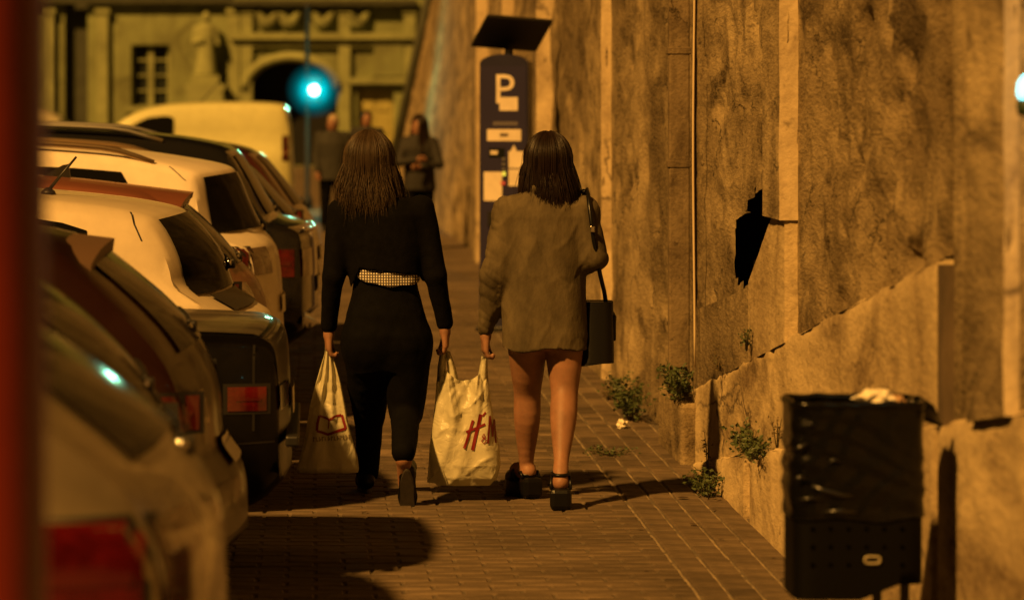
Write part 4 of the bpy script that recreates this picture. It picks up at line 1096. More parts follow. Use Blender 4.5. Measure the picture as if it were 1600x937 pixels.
# raised right shoe
shoe_solid('shoe', wo, (.106, -.175, .012), -.06, -R(62), M['leather'], M['sole'], M['sole'])
S = SDF(hd - .16, hd + (.16, .16, .16), .008)
S.ell(hd + (0, -.012, .012), (.080, .098, .112), .02).cut(lambda X, Y, Z: (Y - hd[1]) - .055 + (Z - hd[2]) * -.35)
S.build('hair_cap', M['hair_brown'], wo)
hair(wo, hd + (0, -.008, .004), zt(318), M['hair_brown'], 4600, (.090, .104, .118), .046, .011, .005, 1.8, 48, 3, thick=(.0009, .0019))

# ---- woman in the khaki shirt jacket
XB, YB = 1.03, 17.3
zt = lambda py: CAMZ - (py - 150) * YB / F
w2 = thing('person', 'person in oversized khaki jacket with bare legs and black platform sandals', 'person', (XB, YB, 0))
hd = P1(856, 251, .04)
S = SDF((-.36, -.42, 0), (.33, .42, 1.70), .0062)
head(S, hd, face=(0, 1, -.15))
S.cone(P1(856, 318, -.01), P1(856, 280, .015), .055, .05, .03)
S.tube([(zt(545), .02, 0, .155, .11), (zt(480), .015, 0, .14, .10), (zt(430), .01, 0, .12, .09), (zt(380), .01, 0, .13, .092), (zt(335), .008, 0, .15, .09), (zt(306), .01, 0, .10, .065)], .03)
LS, RS = P1(796, 332, 0), P1(912, 332, 0)
LE, RE = P1(775, 428, -.03), P1(926, 402, -.04)
LW, RW = P1(760, 515, .04), P1(898, 415, .19)
for a, b, c_ in ((LS, LE, LW), (RS, RE, RW)):
    S.cone(a, b, .042, .034, .02).cone(b, c_, .034, .024, .01)
gripJ = hand(S, P1(759, 519, .045), (-.03, .02, -1), (1, .15, 0), (0, 1, 0))
hand(S, RW + (-.01, .02, .005), (-.5, .6, .5), (0, -.3, 1), (-1, 0, 0))
LH, LK, LA = P1(824, 540, .02), P1(824, 618, .13), P1(822, 738, .235)
RH, RK, RA = P1(882, 540, -.02), P1(882, 615, -.05), P1(876, 738, -.26)
for (a, b, c_) in ((LH, LK, LA), (RH, RK, RA)):
    v_ = c_ - b
    S.limb([a, a * .5 + b * .5, b + (0, 0, .02), b + v_ * .28 + (0, -.006, 0), b + v_ * .55, b + v_ * .82, c_], [.086, .072, .059, .0575, .046, .032, .030], .03)
def foot(A, yaw, base):
    dv = np.array((math.sin(-yaw), math.cos(yaw), 0))
    hl = np.array((A[0], A[1], 0)) + np.array((0, 0, base + .032)) - dv * .018
    S.cone(A, hl, .031, .031, .02).ell(hl - dv * .012, (.030, .032, .031), .015).cone(hl, hl + dv * .10 + (0, 0, -.006), .030, .036, .02).cone(hl + dv * .10 + (0, 0, -.006), hl + dv * .155 + (0, 0, -.016), .034, .018, .02)
    return hl, dv
f1 = foot(LA, .42, .088); f2 = foot(RA, -.05, .088)
body = S.build('body', M['skin'], w2)
face_bits(body, hd, (0, 1, -.15))
# shorts hidden under the jacket hem
S = SDF((-.24, -.2, .66), (.25, .22, .95), .01)
S.tube([(.80, .02, 0, .165, .12), (.95, .015, 0, .15, .11)], .02)
S.cone(LH + (0, 0, .11), LH + (0, 0, .10), .085, .085, .02).cone(RH + (0, 0, .11), RH + (0, 0, .10), .085, .085, .02)
S.build('shorts', M['black_trouser'], w2)
# jacket: boxy, dropped shoulders, slightly curved hem
S = SDF((-.36, -.28, zt(560)), (.34, .32, zt(262)), .0068)
S.tube([(zt(550), .012, -.01, .196, .150), (zt(520), .012, -.01, .196, .150), (zt(440), .008, -.006, .186, .142), (zt(380), .006, 0, .184, .134), (zt(338), .010, .0, .176, .124), (zt(312), .012, .0, .130, .098), (zt(292), .008, .005, .080, .074)], .03,
       hem=lambda X, Y: zt(545) + .2 * X * X + .008 * np.sin(X * 22 + 1))
S.cone(LS, LE, .080, .068, .04).cone(LE, LW + (0, 0, .01), .067, .044, .02)
S.cone(RS, RE, .078, .066, .04).cone(RE, RW, .066, .048, .02)
S.cone(P1(836, 294, -.060), P1(876, 294, -.060), .019, .019, .01).cone(P1(836, 294, -.060), P1(824, 288, .02), .019, .018, .01).cone(P1(876, 294, -.060), P1(888, 288, .02), .019, .018, .01)
def jk(p, n):
    d = .006 * fr((p.x, p.y, p.z * .5), 5, 2) - .007 * (1 - abs(noise.noise((p.x * 7 + p.z * 2.2, p.y * 5, p.z * 3.0)))) ** 6 + .004 * (1 - abs(noise.noise((p.x * 11 - p.z * 4, p.y * 6, p.z * 5.0 + 4)))) ** 5
    if p.x < -.2 or p.x > .2: d -= .005 * (1 - abs(noise.noise((p.x * 4, p.y * 4 + 2, p.z * 16 + p.x * 10)))) ** 4
    return d
jo = S.build('jacket', M['jacket'], w2, jk)
# yoke seam and centre pleat across the back
def back_y(x, z):
    P = sorted([(zt(550), .012, -.01, .196, .150), (zt(440), .008, -.006, .186, .142), (zt(380), .006, 0, .184, .134), (zt(338), .010, 0, .176, .124)])
    Z = [q[0] for q in P]; cx, cy, a, b = [float(np.interp(z, Z, [q[i] for q in P])) for i in (1, 2, 3, 4)]
    t = max(0.0, 1 - abs((x - cx) / a) ** 2.3); return cy - b * t ** (1 / 2.3)
S = SDF(hd - .16, hd + (.16, .16, .16), .008)
S.ell(hd + (0, -.012, .012), (.080, .098, .112), .02).cut(lambda X, Y, Z: (Y - hd[1]) - .055 + (Z - hd[2]) * -.35)
S.build('hair_cap', M['hair_dark'], w2)
hair(w2, hd + (0, -.008, .004), zt(316), M['hair_dark'], 4000, (.089, .104, .118), .038, .006, .012, 1.4, 48, 5, thick=(.0009, .0020))
# platform sandals
for (hl, dv), A in ((f1, LA), (f2, RA)):
    yaw = math.atan2(-dv[0], dv[1])
    out = []
    for t in np.linspace(0, 2 * math.pi, 30, endpoint=False):
        yy = .070 + .128 * math.cos(t); ww = .040 + .007 * math.cos(t)
        out.append((ww * math.sin(t), yy))
    m = MB().prism(out, .0, .062, 'z')
    o = m.build('sandal', M['leather'], w2); o.location = (hl[0], hl[1], 0); o.rotation_euler = (0, 0, yaw)
    MB().box((-.048, -.066, 0), (.048, .016, .096), bev=.020).build('block_heel', M['leather'], o)
    MB().prism([(a * 1.03, b * 1.01) for a, b in out if b > .0] , .0625, .070, 'z').build('insole', M['leather'], o)
    S = SDF((-.07, .03, .055), (.07, .20, .16), .006)
    S.cone((0, .085, .098), (0, .15, .080), .046, .038, .01); S.cut(lambda X, Y, Z: np.maximum(.064 - Z, np.maximum(.065 - Y, Y - .165)))
    S.build('vamp', M['leather'], o)
    az = A[2] + .002
    MB().tube([Vector((.037 * math.cos(t), .004 + .037 * math.sin(t), az - .004 + .006 * math.sin(t))) for t in np.linspace(0, 2 * math.pi, 20)], .008, 6, False).build('ankle_strap', M['leather'], o, True)
    for sg in (-1, 1):
        MB().tube([Vector((sg * .036, .01, az - .004)), Vector((sg * .043, -.012, .12)), Vector((sg * .043, -.03, .092))], .007, 6).build('side_strap', M['leather'], o, True)

# ---- shoulder bag
bg_ = thing('shoulder_bag', 'black leather shoulder bag hanging at the khaki jacketed person\'s side', 'bag', (1.30, 17.36, 0.60))
def Pb(px, py, dy=0): 
    Y = 17.36 + dy; return Vector(((px - 490) * Y / F - 1.30, dy, CAMZ - (py - 150) * Y / F - .60))
a, b = Pb(902, 566), Pb(957, 470)
m = MB()
def bagf(u, v):
    q = 2 * math.pi * u; ex = .55
    cx = (a.x + b.x) / 2 + .006 * v; hw_ = (b.x - a.x) / 2 * (1.05 - .10 * v); hd_ = .14 * (1 - .35 * v)
    x = hw_ * math.copysign(abs(math.cos(q)) ** ex, math.cos(q)); y_ = hd_ * math.copysign(abs(math.sin(q)) ** ex, math.sin(q))
    return Vector((cx + x, y_, a.z + (b.z - a.z) * v + .012 * (x / hw_) * (1 - v)))
m.grid(bagf, 40, 8)
o = m.build('bag_body', M['leather'], bg_, True)
MB().prism([(bagf(i / 40, 0).x, bagf(i / 40, 0).y) for i in range(40)], a.z + .004, a.z + .006, 'z').build('bag_bottom', M['leather'], bg_)
MB().prism([(bagf(i / 40, 1).x * .99, bagf(i / 40, 1).y * .99) for i in range(40)], b.z - .01, b.z - .004, 'z').build('bag_top', M['leather'], bg_)
MB().box((b.x - .018, -.06, a.z + .10), (b.x + .012, .03, a.z + .22), bev=.008).build('side_pocket', M['leather'], bg_)
pts = [Pb(909, 300, -.06), Pb(917, 296, -.02), Pb(919, 305, -.10), Pb(922, 330, -.15), Pb(927, 370, -.16), Pb(933, 405, -.15), Pb(938, 430, -.11), Pb(944, 455, -.04), Pb(947, 474, 0)]
MB().tube(pts, .010, 8).build('strap', M['leather'], bg_, True)
pts = [Pb(912, 298, .03), Pb(914, 320, .13), Pb(912, 380, .19), Pb(908, 440, .15), Pb(906, 474, .06)]
MB().tube(pts, .010, 8).build('strap', M['leather'], bg_, True)
MB().tube([Pb(947, 478) + Vector((.014 * math.cos(t), .0, .014 * math.sin(t))) for t in np.linspace(0, 6.28, 14)], .003, 6, False).build('ring', M['chrome'], bg_, True)
MB().box((-.010, -.006, -.014), (.010, .006, .014), bev=.003, org=tuple(Pb(926, 358, -.175))).build('buckle', M['chrome'], bg_)
MB().tube([Pb(953, 478, -.02), Pb(962, 495, -.03), Pb(961, 510, -.02), Pb(955, 520, -.01)], .004, 6).build('cord', M['leather'], bg_, True)

# ---- people further up the street
def far_person(label, px, Y, head_py, face, hair_mat, coat, long_hair=False, arms=None, seed=0, h=None):
    x = (px - 490) * Y / F; t = thing('person', label, 'person', (x, Y, 0))
    H = h or (CAMZ - (head_py - 150) * Y / F)
    k = H / 1.70; c0 = np.array((0, 0, H - .125))
    S = SDF((-.42, -.4, 0), (.42, .4, H + .05), .014)
    head(S, c0, face=face); S.cone((0, 0, H - .34), (0, 0, H - .2), .06, .055, .03)
    arms = arms or [((-.19, 0, 1.38), (-.24, -.02, 1.08), (-.22, -.12, .85)), ((.19, 0, 1.38), (.24, -.02, 1.08), (.22, -.12, .85))]
    for q in arms:
        q = [np.array(w) * k for w in q]
        S.cone(q[0], q[1], .045, .037).cone(q[1], q[2], .036, .026)
        d = q[2] - q[1]
        hand(S, q[2], d, (-.3 * np.sign(q[2][0] + .001), -.8, -.2), (0, 0, 1))
    for s_ in (-1, 1):
        S.cone((s_ * .09, 0, .86 * k), (s_ * .10, -.01, .48 * k), .08, .055).cone((s_ * .10, -.01, .48 * k), (s_ * .11, 0, .08), .05, .035)
    b_ = S.build('body', M['skin'], t); face_bits(b_, c0, face)
    S = SDF((-.42, -.4, .5), (.42, .4, H), .014)
    S.tube([(.74 * k, 0, 0, .20, .15), (1.05 * k, 0, 0, .18, .14), (1.28 * k, 0, 0, .205, .14), (1.40 * k, 0, 0, .17, .11), (1.46 * k, 0, 0, .08, .075)], .03)
    for q in arms:
        q = [np.array(w) * k for w in q]; S.cone(q[0], q[1], .066, .056, .03).cone(q[1], q[1] + (q[2] - q[1]) * .9, .055, .042, .02)
    S.build('coat', coat, t, lambda p, n: .01 * fr((p.x, p.y, p.z * .6 + seed), 7, 2))
    S = SDF((-.25, -.25, .05), (.25, .25, .95 * k), .014)
    for s_ in (-1, 1): S.cone((s_ * .09, 0, .86 * k), (s_ * .10, -.01, .48 * k), .10, .075, .03).cone((s_ * .10, -.01, .48 * k), (s_ * .11, 0, .09), .07, .06)
    S.build('trousers', M['black_trouser'], t)
    for s_ in (-1, 1): shoe_solid('shoe', t, (s_ * .11, -.06, 0), math.pi, 0, M['leather'], M['sole'], M['trim'])
    if long_hair:
        ang = math.degrees(math.atan2(face[1], face[0]))
        hair(t, c0 + (0, .0, .004), H - .60, hair_mat, 1200, (.09, .11, .122), .05, .01, .02, 1.3, 55, seed + 20, ang, (.003, .005))
    fx = np.array(face, float); fx /= np.linalg.norm(fx)
    S = SDF(c0 - .17, c0 + .17, .012)
    S.ell(c0 - fx * .014 + (0, 0, .014), (.082, .100, .112), .02)
    S.cut(lambda X, Y_, Z: ((X - c0[0]) * fx[0] + (Y_ - c0[1]) * fx[1]) - .045 - (Z - c0[2]) * .45)
    S.build('hair_cap', hair_mat, t)
    return t
far_person('person with short fair hair in a dark grey coat below the cyan lamp', 520, 52, 178, (-.5, -.8, 0), M['hair_grey'], M['grey_coat'], seed=1)
far_person('person with short hair in dark top standing in front of the pale door', 573, 55, 172, (.1, -1, 0), M['hair_dark'], M['dark_coat'], seed=2)
far_person('person with long dark hair leaning by the wall with folded arms', 655, 46, 180, (-.85, -.5, 0), M['hair_dark'], M['dark_coat'], True,
           [((-.18, 0, 1.36), (-.26, -.12, 1.10), (-.02, -.26, 1.14)), ((.18, -.02, 1.36), (.26, -.14, 1.08), (.0, -.27, 1.05))], seed=3)

# ------------------------------------------------------------------ plastic bags
def plastic(name, col):
    m = bpy.data.materials.new(name); m.use_nodes = True
    N = m.node_tree.nodes; L = m.node_tree.links; b = N['Principled BSDF']
    b.inputs['Base Color'].default_value = (*col, 1); b.inputs['Roughness'].default_value = 0.32; b.inputs['Specular IOR Level'].default_value = 0.5
    tr = N.new('ShaderNodeBsdfTranslucent'); tr.inputs['Color'].default_value = (*[c * .9 for c in col], 1)
    mx = N.new('ShaderNodeMixShader'); mx.inputs[0].default_value = 0.35
    tc = N.new('ShaderNodeTexCoord'); n = N.new('ShaderNodeTexNoise'); n.inputs['Scale'].default_value = 14; n.inputs['Detail'].default_value = 5; n.inputs['Distortion'].default_value = 1.2
    bm = N.new('ShaderNodeBump'); bm.inputs['Strength'].default_value = .5; bm.inputs['Distance'].default_value = .02
    L.new(tc.outputs['Object'], n.inputs['Vector']); L.new(n.outputs['Fac'], bm.inputs['Height']); L.new(bm.outputs[0], b.inputs['Normal'])
    L.new(b.outputs[0], mx.inputs[1]); L.new(tr.outputs[0], mx.inputs[2]); L.new(mx.outputs[0], N['Material Output'].inputs['Surface'])
    return m
M['plastic'] = plastic('white_plastic', (0.66, 0.63, 0.46))
M['print_red'] = new_mat('red_print', (0.17, 0.007, 0.010), 0.45)
M['print_grey'] = new_mat('grey_print', (0.22, 0.18, 0.11), 0.5)

class Bag:
    def __init__(s, base, fn, nz, na):
        """fn(t, a) -> point; t 0 top .. 1 bottom, a angle (front = -y)"""
        s.fn = fn; s.base = base
    def front(s, x, z, zs, t_of):
        return s.fn
def ridged(q, s):                                 # crease pattern: sharp ridges like crumpled film
    return (1 - abs(noise.noise(Vector(q) * s))) ** 3

# -- narrow bag in the left hand
BX, BY = 0.075, 17.42
def Bl(px, py): return ((px - 490) * BY / F - BX, CAMZ - (py - 150) * BY / F)
rows = [(543, 513, 4), (556, 513, 7), (575, 513, 13), (600, 513, 20), (630, 512, 27), (660, 512, 32), (690, 514, 38), (715, 514, 45), (733, 512, 49), (738, 512, 47)]
LZ = [Bl(0, r[0])[1] for r in rows]; LC = [Bl(r[1], 0)[0] for r in rows]; LW_ = [r[2] * BY / F for r in rows]
LD = [.012, .018, .024, .030, .038, .048, .058, .064, .058, .03]
def iz(z, A): return float(np.interp(-z, [-q for q in LZ], A))
def left_bag(z, q):
    c, w, d = iz(z, LC), iz(z, LW_), iz(z, LD)
    x = c + w * math.copysign(abs(math.cos(q)) ** .75, math.cos(q)); y = -d * math.copysign(abs(math.sin(q)) ** .9, math.sin(q))
    t = (LZ[0] - z) / (LZ[0] - LZ[-1])
    fold = .010 * math.sin((x - c) / max(w, .01) * 9 + 2) * (1 - t) ** 1.2 * min(1, w / .03)
    th = (x - c) / max(.02, LZ[0] + .05 - z)
    for (kk, am) in ((5.5, .016), (11.3, .007)): y += am * (abs(((th * kk + .6 * noise.noise((x * 4, z * 3, kk)) + .05 * math.sin(q)) % 1) * 2 - 1) - .5) * min(1, w / .05)
    y += .007 * (1 - abs(noise.noise((x * 8 - z * 5, 1 + .4 * math.sin(q), z * 6)))) ** 6 * min(1, w / .05)
    y += fold
    return Vector((x, y, z))
bagl = thing('plastic_bag', 'slim pale plastic bag with red open book print held in one hand', 'bag', (BX, BY, 0))
m = MB().grid(lambda u, v: left_bag(LZ[0] + (LZ[-1] - LZ[0]) * v, 2 * math.pi * u), 64, 60)
m.build('bag_film', M['plastic'], bagl, True)
MB().prism([(left_bag(LZ[-1], 2 * math.pi * k / 32).x, left_bag(LZ[-1], 2 * math.pi * k / 32).y) for k in range(32)], LZ[-1] + .002, LZ[-1] + .004, 'z').build('bag_bottom', M['plastic'], bagl)
MB().tube([(iz(LZ[0], LC) - .004, -.006, LZ[0] - .01), (iz(LZ[0], LC) - .004, .0, LZ[0] + .03), (iz(LZ[0], LC), .012, LZ[0] + .045)], [.012, .010, .009], 8).build('handle', M['plastic'], bagl, True)
def front_y(fn_bag, x, z, c, w):
    k = max(-1, min(1, (x - c) / w)); q = math.acos(math.copysign(abs(k) ** (1 / .75), k)); return fn_bag(z, q).y
def decal(name, polys, yfun, mat, parent, off=.003):
    """flat polygons (x,z) laid onto the bag's front, cut into small pieces so they follow it"""
    m = MB()
    for v, f in polys:
        bm = bmesh.new(); vs = [bm.verts.new((p[0], 0, p[1])) for p in v]
        for q in f:
            try: bm.faces.new([vs[i] for i in q])
            except ValueError: pass
        bmesh.ops.triangulate(bm, faces=bm.faces)
        for _ in range(3):
            bmesh.ops.subdivide_edges(bm, edges=[e for e in bm.edges if e.calc_length() > .012], cuts=1)
            bmesh.ops.triangulate(bm, faces=bm.faces)
        bm.verts.index_update()
        m.add([(p.co.x, yfun(p.co.x, p.co.z) - off, p.co.z) for p in bm.verts], [[w.index for w in q.verts] for q in bm.faces]); bm.free()
    return mk(name, m.v, m.f, mat, parent, True)
def stroke(pts, w):
    """ribbon polygon along points"""
    v = []; f = []
    for i, (x, z) in enumerate(pts):
        a = pts[max(0, i - 1)]; b = pts[min(len(pts) - 1, i + 1)]; d = Vector((b[0] - a[0], b[1] - a[1])).normalized()
        v += [(x - d.y * w / 2, z + d.x * w / 2), (x + d.y * w / 2, z - d.x * w / 2)]
    f = [(2 * i, 2 * i + 1, 2 * i + 3, 2 * i + 2) for i in range(len(pts) - 1)]
    return v, f
yl = lambda x, z: front_y(left_bag, x, z, iz(z, LC), iz(z, LW_))
B = lambda px, py: Bl(px, py)
book = [stroke([B(499, 648), B(508, 651), B(515, 654), B(523, 649), B(533, 647)], .010), stroke([B(499, 648), B(496, 660), B(495, 671)], .012),
        stroke([B(534, 647), B(537, 658), B(540, 668)], .011), stroke([B(495, 671), B(504, 674), B(512, 677), B(525, 672), B(540, 668)], .012), stroke([B(514, 655), B(513, 668)], .005)]
decal('book_print', book, yl, M['print_red'], bagl)
rnd = random.Random(4); tx = []
for i in range(13):                                # a line of small grey lettering, illegible in the photograph
    px = 490 + i * 4.6
    tx.append(stroke([B(px, 688 - i * .3), B(px + rnd.uniform(-.6, .6), 681 - i * .3)], .004))
    tx.append(stroke([B(px, (682, 685, 688)[i % 3] - i * .3), B(px + 2.6, (682, 684, 688)[(i * 2) % 3] - i * .3)], .004))
decal('print_line', tx, yl, M['print_grey'], bagl)

# -- wide bag carried between the two
CX, CYB = 0.675, 17.40
def Br(px, py): return ((px - 490) * CYB / F - CX, CAMZ - (py - 150) * CYB / F)
rrows = [(588, 722, 36), (610, 723, 41), (640, 724, 45), (670, 725, 50), (700, 726, 55), (725, 726, 56), (745, 725, 52), (757, 724, 42)]
RZ = [Br(0, r[0])[1] for r in rrows]; RC = [Br(r[1], 0)[0] for r in rrows]; RWd = [r[2] * CYB / F for r in rrows]
RD = [.020, .042, .062, .078, .088, .090, .078, .05]
def jz(z, A): return float(np.interp(-z, [-q for q in RZ], A))
CREASE = ((-.085, .70, 3.2, .034), (.092, .70, 3.6, .034), (.092, .70, 8.3, .010), (-.085, .70, 7.1, .010))
def right_bag(z, q):
    c, w, d = jz(z, RC), jz(z, RWd), jz(z, RD)
    x = c + w * math.copysign(abs(math.cos(q)) ** .7, math.cos(q)); y = -d * math.copysign(abs(math.sin(q)) ** .85, math.sin(q))
    t = (RZ[0] - z) / (RZ[0] - RZ[-1]); s_ = (x - c) / w
    for (hx, hz, kk, am) in CREASE:              # tension creases fanning out from the handles
        dx, dz = x - hx, hz - z; th = math.atan2(dx, dz); rr = math.hypot(dx, dz)
        y += am * min(1, rr / .08) * math.exp(-rr / .30) * (abs(((th * kk + .7 * noise.noise((x * 4, z * 4, kk)) + .1 * math.sin(q)) % 1) * 2 - 1) - .5)
    y += .013 * (1 - abs(noise.noise((x * 6 + z * 3, .5 * math.sin(q), z * 4)))) ** 4 * t - .010 * (1 - abs(noise.noise((x * 9 - z * 6, 2 + .5 * math.sin(q), z * 7)))) ** 6
    y += .016 * math.sin(s_ * 6 + 1.2) * (1 - t) ** 1.5
    zz = z + (.055 * s_ * s_ + .030 * max(0, -s_) - .020) * max(0, 1 - t * 2.2) ** 1.3
    return Vector((x, y, zz))
bagr = thing('plastic_bag', 'wide pale plastic bag with red lettering carried between the two people', 'bag', (CX, CYB, 0))
MB().grid(lambda u, v: right_bag(RZ[0] + (RZ[-1] - RZ[0]) * v, 2 * math.pi * u), 130, 80).build('bag_film', M['plastic'], bagr, True)
MB().prism([(right_bag(RZ[-1], 2 * math.pi * k / 40).x, right_bag(RZ[-1], 2 * math.pi * k / 40).y) for k in range(40)], RZ[-1] + .002, RZ[-1] + .004, 'z').build('bag_bottom', M['plastic'], bagr)
# pale gusset corner poking out at the left
v = [(*Br(671, 704), -.02), (*Br(667, 752), -.03), (*Br(699, 755), -.06), (*Br(690, 728), -.07), (*Br(676, 726), .02)]
v = [(a_, c_, b_) for a_, b_, c_ in v]
MB().add(v, [(0, 1, 2, 3), (0, 4, 1), (1, 4, 3, 2), (0, 3, 4)]).build('gusset', M['plastic'], bagr)
def strap_film(pts, w0, w1, n=10):
    P = [Vector(p) for p in pts]; m = MB(); v = []
    for t in np.linspace(0, 1, n):
        s_ = t * (len(P) - 1); i = min(int(s_), len(P) - 2); p = P[i].lerp(P[i + 1], s_ - i); w = w0 + (w1 - w0) * t
        v += [p + Vector((-w / 2, .004, 0)), p + Vector((0, -.006, 0)), p + Vector((w / 2, .004, 0)), p + Vector((0, .010, 0))]
    f = [(4 * i + j, 4 * i + (j + 1) % 4, 4 * i + 4 + (j + 1) % 4, 4 * i + 4 + j) for i in range(n - 1) for j in range(4)]
    return MB().add(v, f)
def p3(px, py, y): a_ = Br(px, py); return (a_[0], y, a_[1])
gR = (gripR[0] + .313 - CX, gripR[1] + 17.35 - CYB, gripR[2]); gJ = (gripJ[0] + 1.03 - CX, gripJ[1] + 17.3 - CYB, gripJ[2])
strap_film([p3(691, 596, -.02), p3(690, 572, -.015), p3(693, 540, -.01), gR], .05, .010).build('handle', M['plastic'], bagr, True)
strap_film([p3(709, 598, -.02), p3(705, 572, -.015), p3(699, 548, -.01), gR], .05, .010).build('handle', M['plastic'], bagr, True)
strap_film([p3(754, 602, -.01), p3(755, 580, -.01), p3(757, 556, -.005), gJ], .055, .012).build('handle', M['plastic'], bagr, True)
yr = lambda x, z: right_bag(z, math.acos(math.copysign(min(1, abs((x - jz(z, RC)) / jz(z, RWd))) ** (1 / .7), x - jz(z, RC)))).y
B = lambda px, py: Br(px, py)
hm = [stroke([B(738, 654), B(733, 670), B(728, 686), B(724, 697)], .012), stroke([B(750, 645), B(746, 662), B(741, 682), B(737, 700)], .015), stroke([B(727, 672), B(738, 668), B(757, 660)], .010), stroke([B(753, 648), B(758, 642)], .008),
      stroke([B(757, 683), B(752, 679), B(755, 675), B(757, 679), B(751, 686), B(755, 690), B(759, 684)], .005),
      stroke([B(765, 648), B(763, 668), B(761, 690)], .009), stroke([B(765, 650), B(768, 668), B(769, 680)], .008), stroke([B(772, 654), B(770, 668), B(769, 680)], .008), stroke([B(772, 654), B(773.5, 672), B(774, 690)], .009)]
decal('letter_print', hm, yr, M['print_red'], bagr, .005)

# ------------------------------------------------------------------ parking ticket machine
M['machine'] = new_mat('dark_blue_enamel', (0.020, 0.020, 0.050), 0.35, coat=.3, var=.2, vscale=5)
M['sticker'] = new_mat('white_sticker', (0.66, 0.58, 0.46), 0.55, var=.15, vscale=9)
M['ink'] = new_mat('sticker_ink', (0.10, 0.08, 0.06), 0.6)
MY = 30.0
pm = thing('ticket_machine', 'dark blue parking ticket machine with white P and solar panel by the wall', 'ticket machine', (1.505, MY, 0), rotz=-R(10))
MW, MD = .38, .30
z0m, z1m = .04, CAMZ + (150 - 100) * MY / F
MB().box((-MW / 2 - .03, -MD / 2 - .03, -.02), (MW / 2 + .03, MD / 2 + .03, .04), bev=.01).build('base', M['metal_dark'], pm)
MB().prism([(-MW / 2, z0m), (MW / 2, z0m), (MW / 2, z1m)] + [(MW / 2 * math.cos(t), z1m + .075 * math.sin(t)) for t in np.linspace(.12, math.pi - .12, 14)] + [(-MW / 2, z1m)], -MD / 2, MD / 2).build('cabinet', M['machine'], pm)
def mp(px, py): return ((px - 790.5) * MY / F * 1.02, CAMZ - (py - 150) * MY / F)
def plate(name, p0, p1, y0, y1, mat, d=.004, lift=0.0):
    a_ = mp(p0, y1); b_ = mp(p1, y0)
    return MB().box((a_[0], -MD / 2 - d - lift, a_[1]), (b_[0], -MD / 2 - .0005 - lift, b_[1])).build(name, mat, pm)
plate('front_panel', 756, 825, 104, 430, new_mat('panel_blue', (0.026, 0.024, 0.062), .3, coat=.4), .006)
tv, tf = text_mesh('P', .33)
cxp, czp = mp(791, 142)
mk('letter_p', [(cxp + a_ * 1.0, -MD / 2 - .0085, czp + b_) for a_, b_, _ in tv], tf, M['sticker'], pm, False)
for q in ((784, 812, 152, 173), (765, 817, 202, 220), (770, 781, 235, 241), (760, 788, 268, 313), (798, 822, 236, 262), (798, 822, 264, 290)):
    plate('sticker', *q, M['sticker'], .010 if q[0] != 765 else .009, 0)
plate('sticker_text', 785, 797, 208, 213, M['ink'], .0115); plate('faint_text', 774, 812, 190, 196, new_mat('faint_ink', (.10, .09, .11), .5), .0085)
plate('screen', 768, 792, 231, 246, new_mat('screen', (.01, .012, .012), .1), .0080)
v = [(*mp(800, 238), 0), (*mp(806, 226), 0), (*mp(812, 238), 0)]
mk('arrow_sticker', [(a_, -MD / 2 - .0095, b_) for a_, b_, _ in v], [(0, 2, 1)], M['sticker'], pm, False)
for k, py in enumerate((246, 254, 262)): plate('button', 788, 793, py, py + 4, M['rim'], .014)
plate('indicator', 788.5, 793.5, 268, 274, emit_mat('yellow_led', (0.9, 0.8, .08), .6), .014); plate('indicator', 786, 793, 283, 288, emit_mat('red_led', (0.9, 0.12, .05), .2), .014)
plate('coin_tray', 766, 816, 330, 352, M['metal_dark'], .02)
zt_ = z1m + .07
MB().tube([(.02, 0, zt_ - .02), (.02, 0, zt_ + .09)], .035, 10).build('neck', M['metal_dark'], pm, True)
rot = Euler((R(-36), R(4), R(28))).to_matrix()
M['solar'] = new_mat('solar_cell', (.006, .007, .010), .2)
so = MB().box((-.275, -.20, -.016), (.275, .20, .016), rot, (.045, -.01, zt_ + .17), .012).build('solar_panel', M['trim'], pm)
for i in range(4):
    for j in range(2):
        MB().box((-.255 + i * .128, -.18 + j * .18, .0165), (-.135 + i * .128, -.01 + j * .18, .019), rot, (.045, -.01, zt_ + .17)).build('solar_cell', M['solar'], so)

# ------------------------------------------------------------------ litter bin on its post
M['film_black'] = new_mat('black_film', (0.003, 0.003, 0.003), 0.20, spec=0.28, bump=1.0, bscale=9, stretch=(1, 1, 2.2))
M['bin_plastic'] = new_mat('black_bin_plastic', (0.003, 0.0028, 0.0025), 0.5, spec=.08, bump=.1, bscale=60)
NY = 11.0
M['film_shine'] = new_mat('film_fold', (0.003, 0.003, 0.003), 0.3, spec=1.0)
M['hole_black'] = new_mat('hole_black', (0.0006, 0.0006, 0.0006), 1.0, spec=0.0)
nb = thing('litter_bin', 'black litter bin with a black liner bag folded over its rim beside the wall', 'bin', (1.56, NY + .16, 0))
def nx(px): return (px - 490) * NY / F - 1.56
def nzz(py): return CAMZ - (py - 150) * NY / F
x0, x1 = nx(1242), nx(1446); zt0, zb0 = nzz(640), nzz(937)
def bin_ring(e, k=1.0):
    out = []
    for t in np.linspace(0, 2 * math.pi, 2400, endpoint=False):
        c_, s_ = math.cos(t), math.sin(t)
        out.append(((x0 + x1) / 2 + (x1 - x0) / 2 * k * math.copysign(abs(c_) ** e, c_), .16 * k * math.copysign(abs(s_) ** e, s_)))
    L = np.array(out + out[:1]); d = np.r_[0, np.cumsum(np.linalg.norm(np.diff(L, axis=0), axis=1))]; u = np.linspace(0, d[-1], 120, endpoint=False)
    return list(zip(np.interp(u, d, L[:, 0]).tolist(), np.interp(u, d, L[:, 1]).tolist()))
